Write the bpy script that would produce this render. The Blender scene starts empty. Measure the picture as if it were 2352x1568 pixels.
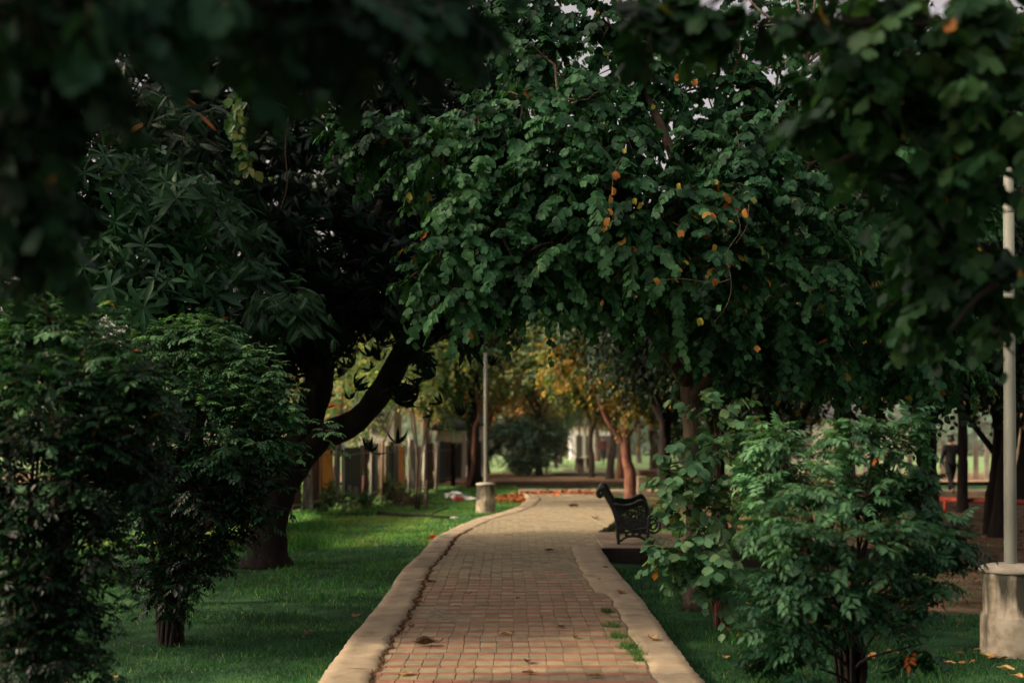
import bpy, math, random
import numpy as np
from mathutils import Vector
RNG = np.random.default_rng(11)
random.seed(5)
S = bpy.context.scene
COL = S.collection
# ------------------------------------------------------------------ camera frame of reference
FPX, CX, HY, CAMH, GZ = 2613.0, 1176.0, 1010.0, 1.55, -0.15   # photograph measured on a 2352 px wide grid
def W(px, py, d):
    return np.array([(px - CX) / FPX * d, d, CAMH - (py - HY) / FPX * d])
def depth_at(py, z=GZ):
    return FPX * (CAMH - z) / (py - HY)
def G(px, py, z=GZ):
    d = depth_at(py, z)
    return np.array([(px - CX) / FPX * d, d, z])
# ------------------------------------------------------------------ object helpers
def setp(o, label=None, cat=None, group=None, kind=None):
    if label: o['label'] = label
    if cat: o['category'] = cat
    if group: o['group'] = group
    if kind: o['kind'] = kind
    return o
def thing(name, label, cat, loc=(0, 0, 0), rz=0.0, group=None):
    o = bpy.data.objects.new(name, None); COL.objects.link(o)
    o.location = [float(v) for v in loc]; o.rotation_euler = (0, 0, rz); o.empty_display_size = .2
    return setp(o, label, cat, group)
class MB:
    def __init__(s): s.V = []; s.F = []; s.T = []; s.M = []; s.n = 0
    def add(s, V, F, mat=0, tint=0.5):
        V = np.asarray(V, float).reshape(-1, 3); F = np.asarray(F, np.int64)
        if F.ndim == 1: F = F[None]
        s.V.append(V); s.F.append(F + s.n); s.n += len(V)
        s.T.append(np.broadcast_to(np.asarray(tint, float), (len(V),)).copy())
        s.M.append(np.full(len(F), mat, np.int32))
        return s
    def tube(s, P, R, sides=8, mat=0, tint=.5, flat=1.0, caps=True, up=None):
        P = np.asarray(P, float); n = len(P)
        R = np.broadcast_to(np.asarray(R, float), (n,))
        T = np.gradient(P, axis=0); T /= np.linalg.norm(T, axis=1)[:, None] + 1e-9
        u0 = np.array([0, 0, 1.]) if up is None else np.asarray(up, float)
        if up is None and abs(T[0] @ u0) > .8: u0 = np.array([1., 0, 0])
        A = np.zeros_like(P); a = u0 - T[0] * (u0 @ T[0]); a /= np.linalg.norm(a)
        for i in range(n):
            a = a - T[i] * (a @ T[i]); a /= np.linalg.norm(a) + 1e-9; A[i] = a
        B = np.cross(T, A)
        th = np.arange(sides) / sides * 2 * math.pi
        V = P[:, None] + R[:, None, None] * (np.cos(th)[None, :, None] * A[:, None] + flat * np.sin(th)[None, :, None] * B[:, None])
        i = np.arange(n - 1)[:, None] * sides; j = np.arange(sides)[None]; k = (j + 1) % sides
        F = np.stack([i + j, i + k, i + sides + k, i + sides + j], -1).reshape(-1, 4)
        base = s.n
        s.add(V.reshape(-1, 3), F, mat, tint)
        if caps:
            for q in (np.arange(sides)[::-1], (n - 1) * sides + np.arange(sides)):
                s.F.append(np.array([q + base])); s.M.append(np.full(1, mat, np.int32))
        return s
    def box(s, c, h, mat=0, tint=.5, rz=0.0, top=None, bev=0.0):
        c = np.asarray(c, float); h = np.asarray(h, float)
        if bev > 0:
            x, y, z = h; b = bev
            o = [(-x, -y + b), (-x + b, -y), (x - b, -y), (x, -y + b), (x, y - b), (x - b, y), (-x + b, y), (-x, y - b)]
            i_ = [(max(-x + b, min(x - b, p[0])), max(-y + b, min(y - b, p[1]))) for p in o]
            V = [(p[0], p[1], -z) for p in o] + [(p[0], p[1], z - b) for p in o] + [(p[0] * (1 - b / x * .9), p[1] * (1 - b / y * .9), z) for p in o]
            V = np.array(V); F = []
            for r in (0, 8):
                for k in range(8): F.append([r + k, r + (k + 1) % 8, r + 8 + (k + 1) % 8, r + 8 + k])
            tops = np.array([[16 + k for k in range(8)], [7 - k for k in range(8)]])
        else:
            V = np.array([[sx, sy, sz] for sz in (-1, 1) for sx, sy in ((-1, -1), (1, -1), (1, 1), (-1, 1))]) * h
            F = [[0, 3, 2, 1], [4, 5, 6, 7], [0, 1, 5, 4], [1, 2, 6, 5], [2, 3, 7, 6], [3, 0, 4, 7]]; tops = None
        if rz:
            co, si = math.cos(rz), math.sin(rz)
            V = np.stack([V[:, 0] * co - V[:, 1] * si, V[:, 0] * si + V[:, 1] * co, V[:, 2]], 1)
        base = s.n
        s.add(V + c, F, mat, tint)
        if tops is not None:
            s.F.append(tops + base); s.M.append(np.full(2, mat, np.int32))
        return s
    def build(s, name, mats, parent=None, origin=None, smooth=True):
        V = np.concatenate(s.V)
        if origin is not None: V = V - np.asarray(origin, float)
        me = bpy.data.meshes.new(name)
        me.vertices.add(len(V)); me.vertices.foreach_set('co', V.astype(np.float32).ravel())
        loops = np.concatenate([f.ravel() for f in s.F]); sizes = np.concatenate([np.full(len(f), f.shape[1]) for f in s.F])
        me.loops.add(len(loops)); me.loops.foreach_set('vertex_index', loops.astype(np.int32))
        me.polygons.add(len(sizes))
        me.polygons.foreach_set('loop_start', np.concatenate([[0], np.cumsum(sizes)[:-1]]).astype(np.int32))
        me.polygons.foreach_set('loop_total', sizes.astype(np.int32))
        me.polygons.foreach_set('material_index', np.concatenate(s.M))
        me.polygons.foreach_set('use_smooth', np.full(len(sizes), smooth))
        a = me.attributes.new('tint', 'FLOAT', 'POINT'); a.data.foreach_set('value', np.concatenate(s.T).astype(np.float32))
        for m in (mats if isinstance(mats, (list, tuple)) else [mats]):
            if m is not None: me.materials.append(m)
        me.update(calc_edges=True); me.validate()
        o = bpy.data.objects.new(name, me); COL.objects.link(o)
        if parent is not None: o.parent = parent
        elif origin is not None: o.location = [float(v) for v in origin]
        return o
def catmull(P, n):
    P = np.asarray(P, float); m = len(P)
    Q = np.vstack([2 * P[0] - P[1], P, 2 * P[-1] - P[-2]])
    t = np.linspace(0, m - 1 - 1e-6, n); i = t.astype(int); f = (t - i)[:, None]
    a, b, c, d = Q[i], Q[i + 1], Q[i + 2], Q[i + 3]
    return .5 * (2 * b + (c - a) * f + (2 * a - 5 * b + 4 * c - d) * f ** 2 + (3 * b - a - 3 * c + d) * f ** 3)
def nrm(v): return v / (np.linalg.norm(v, axis=-1, keepdims=True) + 1e-9)
def lathe(mb, prof, c, sides=24, mat=0, tint=.5, wob=0.0, sq=None):
    th = np.arange(sides) / sides * 2 * math.pi
    V = []
    for r, z in prof:
        rr = r * (1 + wob * RNG.normal(size=sides))
        V.append(np.stack([c[0] + rr * np.cos(th), c[1] + rr * np.sin(th), np.full(sides, c[2] + z)], 1))
    V = np.concatenate(V); n = len(prof)
    i = np.arange(n - 1)[:, None] * sides; j = np.arange(sides)[None]; k = (j + 1) % sides
    b = mb.n
    mb.add(V, np.stack([i + j, i + k, i + sides + k, i + sides + j], -1).reshape(-1, 4), mat, tint)
    mb.F.append(np.array([np.arange(sides) + (n - 1) * sides + b])); mb.M.append(np.full(1, mat, np.int32))
# ------------------------------------------------------------------ materials
def newmat(name):
    m = bpy.data.materials.new(name); m.use_nodes = True
    nt = m.node_tree; nt.nodes.clear()
    return m, nt, (lambda t, **k: _node(nt, t, k))
def _node(nt, t, k):
    n = nt.nodes.new(t)
    for a, v in k.items(): setattr(n, a, v)
    return n
def ramp(nt, stops, fac):
    r = nt.nodes.new('ShaderNodeValToRGB')
    el = r.color_ramp.elements
    while len(el) < len(stops): el.new(.5)
    for e, (p, c) in zip(el, stops): e.position = p; e.color = (*c, 1)
    nt.links.new(fac, r.inputs[0]); return r.outputs[0]
def leafmat(name, stops, rough=.45, trans=.3, spec=.2, nscale=3.0, tcol=1.6):
    m, nt, N = newmat(name); L = nt.links.new
    at = N('ShaderNodeAttribute', attribute_name='tint')
    col = ramp(nt, stops, at.outputs['Fac'])
    no = N('ShaderNodeTexNoise'); no.inputs['Scale'].default_value = nscale; no.inputs['Detail'].default_value = 3
    ge = N('ShaderNodeNewGeometry'); L(ge.outputs['Position'], no.inputs['Vector'])
    mr = N('ShaderNodeMapRange'); L(no.outputs['Fac'], mr.inputs[0]); mr.inputs[1].default_value = .3; mr.inputs[2].default_value = .7; mr.inputs[3].default_value = .6; mr.inputs[4].default_value = 1.35
    mx = N('ShaderNodeVectorMath', operation='SCALE'); L(col, mx.inputs[0]); L(mr.outputs[0], mx.inputs['Scale'])
    p = N('ShaderNodeBsdfPrincipled'); L(mx.outputs[0], p.inputs['Base Color'])
    p.inputs['Roughness'].default_value = rough; p.inputs['Specular IOR Level'].default_value = spec
    t = N('ShaderNodeBsdfTranslucent')
    tm = N('ShaderNodeVectorMath', operation='MULTIPLY'); L(mx.outputs[0], tm.inputs[0]); tm.inputs[1].default_value = (tcol * 1.15, tcol * 1.1, tcol * .55)
    L(tm.outputs[0], t.inputs['Color'])
    ms = N('ShaderNodeMixShader'); ms.inputs[0].default_value = trans
    L(p.outputs[0], ms.inputs[1]); L(t.outputs[0], ms.inputs[2])
    o = N('ShaderNodeOutputMaterial'); L(ms.outputs[0], o.inputs[0]); return m
def surf(name, stops, scale=4.0, rough=.85, bump=.4, bdist=.02, detail=8, stretch=(1, 1, 1), spec=.3, tintmix=None, metal=0.0, coord='Object', rot=None):
    m, nt, N = newmat(name); L = nt.links.new
    tc = N('ShaderNodeTexCoord'); mp = N('ShaderNodeMapping'); mp.inputs['Scale'].default_value = stretch
    L(tc.outputs[coord], mp.inputs['Vector'])
    no = N('ShaderNodeTexNoise'); no.inputs['Scale'].default_value = scale; no.inputs['Detail'].default_value = detail; no.inputs['Roughness'].default_value = .62
    L(mp.outputs[0], no.inputs['Vector'])
    col = ramp(nt, stops, no.outputs['Fac'])
    if tintmix:
        at = N('ShaderNodeAttribute', attribute_name='tint')
        c2 = ramp(nt, tintmix, at.outputs['Fac'])
        mm = N('ShaderNodeMix', data_type='RGBA', blend_type='MULTIPLY'); mm.inputs[0].default_value = 1
        L(col, mm.inputs[6]); L(c2, mm.inputs[7]); col = mm.outputs[2]
    p = N('ShaderNodeBsdfPrincipled'); L(col, p.inputs['Base Color'])
    p.inputs['Roughness'].default_value = rough; p.inputs['Specular IOR Level'].default_value = spec; p.inputs['Metallic'].default_value = metal
    if bump:
        n2 = N('ShaderNodeTexNoise'); n2.inputs['Scale'].default_value = scale * 4; n2.inputs['Detail'].default_value = 6
        L(mp.outputs[0], n2.inputs['Vector'])
        ad = N('ShaderNodeMath', operation='ADD'); L(no.outputs['Fac'], ad.inputs[0]); L(n2.outputs['Fac'], ad.inputs[1])
        b = N('ShaderNodeBump'); b.inputs['Strength'].default_value = bump; b.inputs['Distance'].default_value = bdist
        L(ad.outputs[0], b.inputs['Height']); L(b.outputs[0], p.inputs['Normal'])
    o = N('ShaderNodeOutputMaterial'); L(p.outputs[0], o.inputs[0]); return m
YEL = [(.90, (.22, .20, .03)), (.95, (.32, .17, .03)), (1.0, (.36, .085, .02))]
def greens(a, b, c): return [(0, a), (.4, b), (.86, c)] + YEL
M = {}
M['bau'] = leafmat('bauhinia_leaf', greens((.008, .036, .014), (.023, .094, .034), (.070, .185, .066)), rough=.55, trans=.22)
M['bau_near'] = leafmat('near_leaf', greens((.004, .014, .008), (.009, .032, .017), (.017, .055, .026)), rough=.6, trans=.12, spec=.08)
M['bau_olive'] = leafmat('olive_leaf', greens((.005, .020, .008), (.015, .060, .021), (.05, .115, .036)), rough=.55, trans=.3)
M['bau_young'] = leafmat('young_leaf', greens((.03, .095, .045), (.085, .20, .09), (.21, .30, .12)), rough=.5, trans=.3)
M['mango'] = leafmat('mango_leaf', greens((.003, .009, .006), (.006, .018, .011), (.012, .032, .018)), rough=.5, trans=.1, spec=.08)
M['alst'] = leafmat('lance_leaf', greens((.008, .032, .014), (.021, .072, .032), (.062, .145, .068)), rough=.42, trans=.15)
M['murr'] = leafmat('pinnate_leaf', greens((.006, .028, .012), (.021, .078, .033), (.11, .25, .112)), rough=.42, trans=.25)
M['murr_dark'] = leafmat('shaded_pinnate_leaf', greens((.003, .012, .005), (.020, .08, .03), (.16, .33, .14)), rough=.38, trans=.22)  # ramp carries painted shade at the dark end, sunlit tops at the bright end
M['bg'] = leafmat('far_leaf', greens((.03, .09, .045), (.12, .21, .085), (.36, .36, .12)), rough=.55, trans=.4)
M['bg_dark'] = leafmat('far_dark_leaf', greens((.008, .022, .013), (.015, .04, .022), (.03, .065, .03)), rough=.55, trans=.2)
M['bg_mix'] = leafmat('sun_gold_leaf', [(0, (.012, .032, .016)), (.35, (.03, .08, .032)), (.58, (.10, .15, .04)), (.8, (.34, .25, .06)), (1, (.42, .17, .045))], rough=.5, trans=.4)  # gold stops put warm sunlight into the leaf colour
M['bg_fleck'] = leafmat('flecked_leaf', [(0, (.006, .018, .010)), (.45, (.015, .042, .02)), (.7, (.05, .085, .025)), (.84, (.2, .17, .035)), (1, (.42, .2, .04))], rough=.5, trans=.35)
M['bg_gold'] = leafmat('golden_leaf', [(0, (.04, .09, .03)), (.4, (.12, .16, .04)), (.7, (.34, .30, .06)), (1, (.5, .26, .05))], rough=.5, trans=.4)
M['bg_teal'] = leafmat('far_teal_leaf', greens((.03, .085, .06), (.08, .18, .125), (.15, .26, .17)), rough=.6, trans=.3)
M['bg_rust'] = leafmat('rust_leaf', [(0, (.07, .08, .03)), (.35, (.22, .15, .05)), (.7, (.5, .22, .075)), (1, (.6, .2, .07))], rough=.6, trans=.35)
M['vine'] = leafmat('variegated_leaf', [(0, (.03, .09, .03)), (.5, (.08, .17, .05)), (.8, (.30, .32, .09)), (1, (.42, .38, .10))], rough=.4, trans=.25)
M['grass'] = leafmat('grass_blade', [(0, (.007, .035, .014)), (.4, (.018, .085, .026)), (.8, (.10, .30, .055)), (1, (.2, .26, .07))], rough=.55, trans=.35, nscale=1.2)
M['bark'] = surf('grey_brown_bark', [(.3, (.03, .022, .016)), (.55, (.085, .062, .044)), (.75, (.15, .115, .08))], 9, .9, .8, .02, stretch=(1, 1, .3))
M['bark_dark'] = surf('dark_bark', [(.3, (.008, .007, .006)), (.6, (.022, .017, .014)), (.8, (.04, .032, .025))], 9, .95, .8, .02, stretch=(1, 1, .3), spec=.15)
M['bark_red'] = surf('reddish_bark', [(.3, (.07, .03, .02)), (.55, (.2, .085, .05)), (.75, (.32, .15, .09))], 9, .85, .7, .02, stretch=(1, 1, .3))
M['bark_pale'] = surf('pale_bark', [(.3, (.10, .075, .05)), (.55, (.22, .165, .115)), (.75, (.33, .26, .19))], 9, .9, .6, .015, stretch=(1, 1, .3))
M['twig'] = surf('twig_bark', [(.3, (.04, .028, .018)), (.7, (.12, .085, .055))], 12, .9, 0)
M['twig_red'] = surf('red_twig', [(.3, (.05, .018, .012)), (.7, (.12, .045, .03))], 12, .8, 0)
M['iron'] = surf('painted_iron', [(.3, (.006, .008, .007)), (.7, (.014, .018, .016))], 14, .38, .25, .004, spec=.5)
M['conc'] = surf('old_concrete', [(.25, (.14, .112, .072)), (.42, (.255, .208, .136)), (.58, (.32, .262, .174)), (.75, (.41, .34, .232))], 3.2, .92, .6, .010, spec=.15)
M['paver'] = surf('paving_block', [(.2, (.55, .5, .45)), (.5, (.9, .88, .84)), (.8, (1.15, 1.1, 1.02))], 9, .9, .4, .006, spec=.18, coord='Object',
                  tintmix=[(0, (.155, .143, .094)), (.24, (.22, .2, .13)), (.49, (.325, .28, .182)), (.5, (.225, .105, .07)), (1, (.315, .15, .1))])
M['soil'] = surf('joint_soil', [(.3, (.10, .085, .055)), (.7, (.28, .235, .15))], 20, .95, .5, .01)
M['face_shade'] = surf('shade_black_concrete', [(.3, (.012, .01, .008)), (.7, (.035, .028, .02))], 6, .95, .4, .01)  # near-black tone standing in for shade on the slab's front face
M['slab'] = surf('slab_concrete', [(.25, (.11, .088, .058)), (.5, (.22, .175, .118)), (.75, (.32, .26, .18))], 2.4, .92, .35, .008, spec=.15)
M['pole'] = surf('painted_pole', [(.3, (.13, .135, .1)), (.6, (.21, .22, .17)), (.8, (.27, .275, .22))], 5, .5, .12, .003, stretch=(1, 1, .25), spec=.4)
M['orange'] = surf('orange_sheet', [(.3, (.5, .17, .02)), (.6, (.75, .28, .03)), (.8, (.8, .34, .05))], 3, .6, .1, .004)
M['dkgreen'] = surf('dark_green_sheet', [(.3, (.008, .018, .014)), (.7, (.02, .04, .032))], 3, .5, .1, .004)
M['peel'] = surf('peeling_board', [(.35, (.06, .045, .035)), (.5, (.2, .165, .135)), (.6, (.5, .46, .4))], 3.2, .9, .4, .01, stretch=(1, 1, .4))
M['rust'] = surf('rusty_sheet', [(.3, (.03, .018, .013)), (.6, (.11, .05, .032)), (.8, (.19, .10, .065))], 3, .85, .3, .01, stretch=(1, 1, .4))
M['gwood'] = surf('weathered_board', [(.3, (.10, .085, .062)), (.55, (.24, .2, .145)), (.75, (.4, .34, .26))], 3, .9, .4, .01, stretch=(1, 1, .3))
M['whitewood'] = surf('whitewashed_post', [(.3, (.2, .18, .14)), (.55, (.42, .38, .31)), (.75, (.58, .54, .46))], 4, .85, .3, .006, stretch=(1, 1, .4))
M['wire'] = surf('rusty_wire', [(.3, (.05, .035, .025)), (.7, (.12, .085, .06))], 10, .7, 0)
M['cream'] = surf('cream_plaster', [(.3, (.42, .38, .28)), (.6, (.56, .51, .39)), (.8, (.62, .57, .45))], 1.2, .9, .1, .01)
M['pale'] = surf('pale_plaster', [(.3, (.55, .52, .48)), (.7, (.75, .72, .67))], .6, .9, .1, .01)
M['roofm'] = surf('dark_roof', [(.3, (.015, .02, .02)), (.7, (.04, .05, .048))], 3, .8, .2, .01)
M['dark'] = surf('dark_opening', [(.3, (.01, .01, .01)), (.7, (.025, .025, .022))], 4, .6, 0)
M['plastic'] = surf('white_plastic', [(.3, (.55, .53, .5)), (.7, (.78, .75, .72))], 8, .5, .3, .01)
M['redp'] = surf('red_plastic', [(.3, (.35, .03, .02)), (.7, (.6, .07, .04))], 8, .5, .3, .01)
M['redrail'] = surf('red_paint', [(.3, (.22, .03, .015)), (.7, (.42, .07, .035))], 6, .6, .15, .004)
M['brick'] = surf('brown_brick', [(.3, (.06, .035, .022)), (.7, (.17, .09, .055))], 5, .9, .4, .01)
M['deadleaf'] = leafmat('dead_leaf', [(0, (.05, .03, .018)), (.3, (.16, .085, .04)), (.6, (.34, .2, .085)), (.8, (.42, .3, .12)), (1, (.5, .075, .03))], rough=.7, trans=.15, nscale=30)
M['litter'] = leafmat('leaf_litter', [(0, (.05, .03, .015)), (.4, (.14, .075, .035)), (.7, (.30, .13, .05)), (1, (.5, .10, .035))], rough=.8, trans=.15)
def ground_mat():
    m, nt, N = newmat('lawn_ground'); L = nt.links.new
    ge = N('ShaderNodeNewGeometry'); pos = ge.outputs['Position']
    def noise(s, d=6):
        n = N('ShaderNodeTexNoise'); n.inputs['Scale'].default_value = s; n.inputs['Detail'].default_value = d; L(pos, n.inputs['Vector']); return n.outputs['Fac']
    g = ramp(nt, [(.3, (.007, .024, .010)), (.5, (.018, .06, .021)), (.7, (.042, .11, .033))], noise(2.2, 10))
    d = ramp(nt, [(.3, (.045, .03, .018)), (.5, (.12, .078, .046)), (.7, (.22, .15, .09))], noise(3.5, 10))
    sx = N('ShaderNodeSeparateXYZ'); L(pos, sx.inputs[0])
    def mr(inp, a, b):
        r = N('ShaderNodeMapRange'); L(inp, r.inputs[0]); r.inputs[1].default_value = a; r.inputs[2].default_value = b; return r.outputs[0]
    def mth(op, a, b):
        r = N('ShaderNodeMath', operation=op)
        for i, v in enumerate((a, b)):
            if isinstance(v, (int, float)): r.inputs[i].default_value = v
            else: L(v, r.inputs[i])
        return r.outputs[0]
    right = mth('MULTIPLY', mr(sx.outputs['X'], 2.6, 4.2), mth('MULTIPLY', mr(sx.outputs['Y'], 9.5, 12), mr(sx.outputs['Y'], 39, 36)))
    msk = mth('ADD', mth('MULTIPLY', right, .42), mth('MULTIPLY', noise(.8, 5), .75))
    mk = mr(msk, .58, .72)
    mx = N('ShaderNodeMix', data_type='RGBA'); L(mk, mx.inputs[0]); L(g, mx.inputs[6]); L(d, mx.inputs[7])
    p = N('ShaderNodeBsdfPrincipled'); L(mx.outputs[2], p.inputs['Base Color']); p.inputs['Roughness'].default_value = .95; p.inputs['Specular IOR Level'].default_value = .1
    b = N('ShaderNodeBump'); b.inputs['Strength'].default_value = .8; b.inputs['Distance'].default_value = .03; L(noise(18, 6), b.inputs['Height']); L(b.outputs[0], p.inputs['Normal'])
    o = N('ShaderNodeOutputMaterial'); L(p.outputs[0], o.inputs[0]); return m
M['lawn'] = ground_mat()
M['dirt'] = surf('dirt_ground', [(.3, (.16, .095, .045)), (.5, (.34, .215, .11)), (.7, (.46, .31, .17))], 1.5, .95, .5, .02)
M['lawn2'] = surf('far_lawn', [(.3, (.09, .17, .06)), (.5, (.15, .26, .085)), (.7, (.24, .34, .12))], .6, .95, .4, .02)
M['skin'] = surf('skin', [(.3, (.2, .11, .07)), (.7, (.26, .15, .1))], 6, .55, 0)
M['black_cloth'] = surf('black_cloth', [(.3, (.004, .0045, .005)), (.7, (.009, .0095, .011))], 20, .9, .3, .004)
M['maroon'] = surf('maroon_cloth', [(.3, (.07, .012, .016)), (.7, (.14, .025, .03))], 20, .9, .3, .004)
M['hairm'] = surf('dark_hair', [(.3, (.006, .005, .004)), (.7, (.015, .012, .01))], 20, .6, .3, .004)
# ------------------------------------------------------------------ leaves
def T(V, F): return np.array(V, float), np.array(F, int)
def tmpl_bauhinia(fold=.28, cup=.25):
    half = [(.20, .03), (.36, .17), (.39, .6), (.32, .87), (.16, .97)]
    V = [(0, 0, 0), (0, .42, 0), (0, .80, 0)]
    for s in (1, -1): V += [(s * x, y, 0) for x, y in half]
    V = np.array(V, float); V[:, 2] = fold * np.abs(V[:, 0]) - cup * (V[:, 1] - .4) ** 2
    F = []
    for b in (3, 8):
        q = [[0, b, b + 1, 1], [1, b + 1, b + 2, 2], [2, b + 2, b + 3, b + 4]]
        F += q if b == 3 else [r[::-1] for r in q]
    return V, np.array(F)
def tmpl_lance(w=.13, droop=.25, fold=.3, st=((0, .12), (.3, .9), (.62, .95), (1, .04))):
    V = []; F = []
    for y, k in st: V += [(-k * w, y, fold * k * w - droop * y * y), (0, y, -droop * y * y), (k * w, y, fold * k * w - droop * y * y)]
    for i in range(len(st) - 1):
        a = 3 * i; F += [[a, a + 1, a + 4, a + 3], [a + 1, a + 2, a + 5, a + 4]]
    return T(V, F)
def tmpl_ovate(w=.3, fold=.25, droop=.15):
    V = [(0, 0, 0), (w, .32, fold * w - droop * .1), (w * .72, .7, fold * w * .7 - droop * .5), (0, 1, -droop), (-w * .72, .7, fold * w * .7 - droop * .5), (-w, .32, fold * w - droop * .1)]
    return T(V, [[0, 1, 2, 3], [0, 3, 4, 5]])
def frames(D, N):
    y = nrm(D); x = nrm(np.cross(y, N)); z = np.cross(x, y); return x, y, z
def put(tm, P, D, N, s):
    V, F = tm; x, y, z = frames(D, N); s = np.asarray(s)[:, None, None]
    out = P[:, None] + s * (V[None, :, :1] * x[:, None] + V[None, :, 1:2] * y[:, None] + V[None, :, 2:] * z[:, None])
    k = len(V)
    FF = (F[None] + (np.arange(len(P)) * k)[:, None, None]).reshape(-1, F.shape[1])
    return out.reshape(-1, 3), FF, k
def compound(pairs=4, lw=.2, ll=.40, seed=0):
    r = np.random.default_rng(seed); lf = tmpl_ovate(.25, .2, .3)
    P, D, N, s = [], [], [], []
    for i in range(pairs):
        y = .22 + .7 * i / pairs
        for sg in (1, -1):
            P.append((0, y + .05 * (sg > 0), -.12 * y * y)); D.append((sg * .85, .5 + .1 * r.normal(), -.18 + .15 * r.normal())); N.append((-.2 * sg, 0, 1)); s.append(ll * (1 - .25 * abs(i / pairs - .5)) * r.uniform(.85, 1.1))
    P.append((0, .92, -.12)); D.append((0, 1, -.35)); N.append((0, 0, 1)); s.append(ll)
    V, F, _ = put(lf, np.array(P, float), np.array(D, float), np.array(N, float), np.array(s))
    rv = np.array([(-.008, 0, 0), (.008, 0, 0), (.006, .9, -.1), (-.006, .9, -.1)]); F = np.vstack([F, np.arange(4)[None] + len(V)]); V = np.vstack([V, rv])
    return V, F
def rosette(n=8, w=.12, droop=.3, ang=.6, seed=0, st=None):
    r = np.random.default_rng(seed); lf = tmpl_lance(w, droop) if st is None else tmpl_lance(w, droop, st=st)
    a = np.arange(n) / n * 6.283 + r.normal(0, .2, n); e = ang + r.normal(0, .18, n)
    D = np.stack([np.cos(a) * np.cos(e), np.sin(e) * np.ones(n), np.sin(a) * np.cos(e)], 1)
    D = D[:, [0, 1, 2]]; N = np.tile(np.array([0, 1., 0]), (n, 1)) + .3 * r.normal(size=(n, 3))
    V, F, _ = put(lf, np.zeros((n, 3)), D, N, r.uniform(.75, 1.05, n)); return V, F
def pinnate_long(n=11, seed=0):
    lf = tmpl_ovate(.2, .15, .2); P = []; D = []; N = []; s = []
    for i in range(n):
        y = .1 + .88 * i / n
        for sg in (1, -1):
            P.append((0, y, -.35 * y * y)); D.append((sg, .25, -.35)); N.append((0, 0, 1)); s.append(.26 * math.sin(.5 + 2.4 * i / n))
    V, F, _ = put(lf, np.array(P, float), np.array(D, float), np.array(N, float), np.array(s)); return V, F
TB = [tmpl_bauhinia(.2, .2), tmpl_bauhinia(.42, .35), tmpl_bauhinia(.08, -.1)]
TOV = [tmpl_ovate(.34, .25, .2), tmpl_ovate(.4, .1, .1)]
TCO = [compound(4, seed=1), compound(3, seed=2), compound(4, seed=3)]
TMG = [rosette(9, .115, .5, -.35, 1), rosette(8, .12, .55, -.5, 2), rosette(10, .11, .45, -.15, 3)]
TAL = [rosette(7, .125, .22, .15, 4, ((0, .12), (.35, .7), (.72, 1), (1, .1))), rosette(8, .12, .3, .3, 5, ((0, .12), (.35, .7), (.72, 1), (1, .1)))]
TPL = [pinnate_long()]
def leafset(mb, tms, P, D, N, s, tint, mat=0):
    which = RNG.integers(0, len(tms), len(P))
    for i, tm in enumerate(tms):
        k = which == i
        if not k.any(): continue
        V, F, nv = put(tm, P[k], D[k], N[k], s[k])
        mb.add(V, F, mat, np.repeat(tint[k], nv))
UP = np.array([0, 0, 1.])
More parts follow.
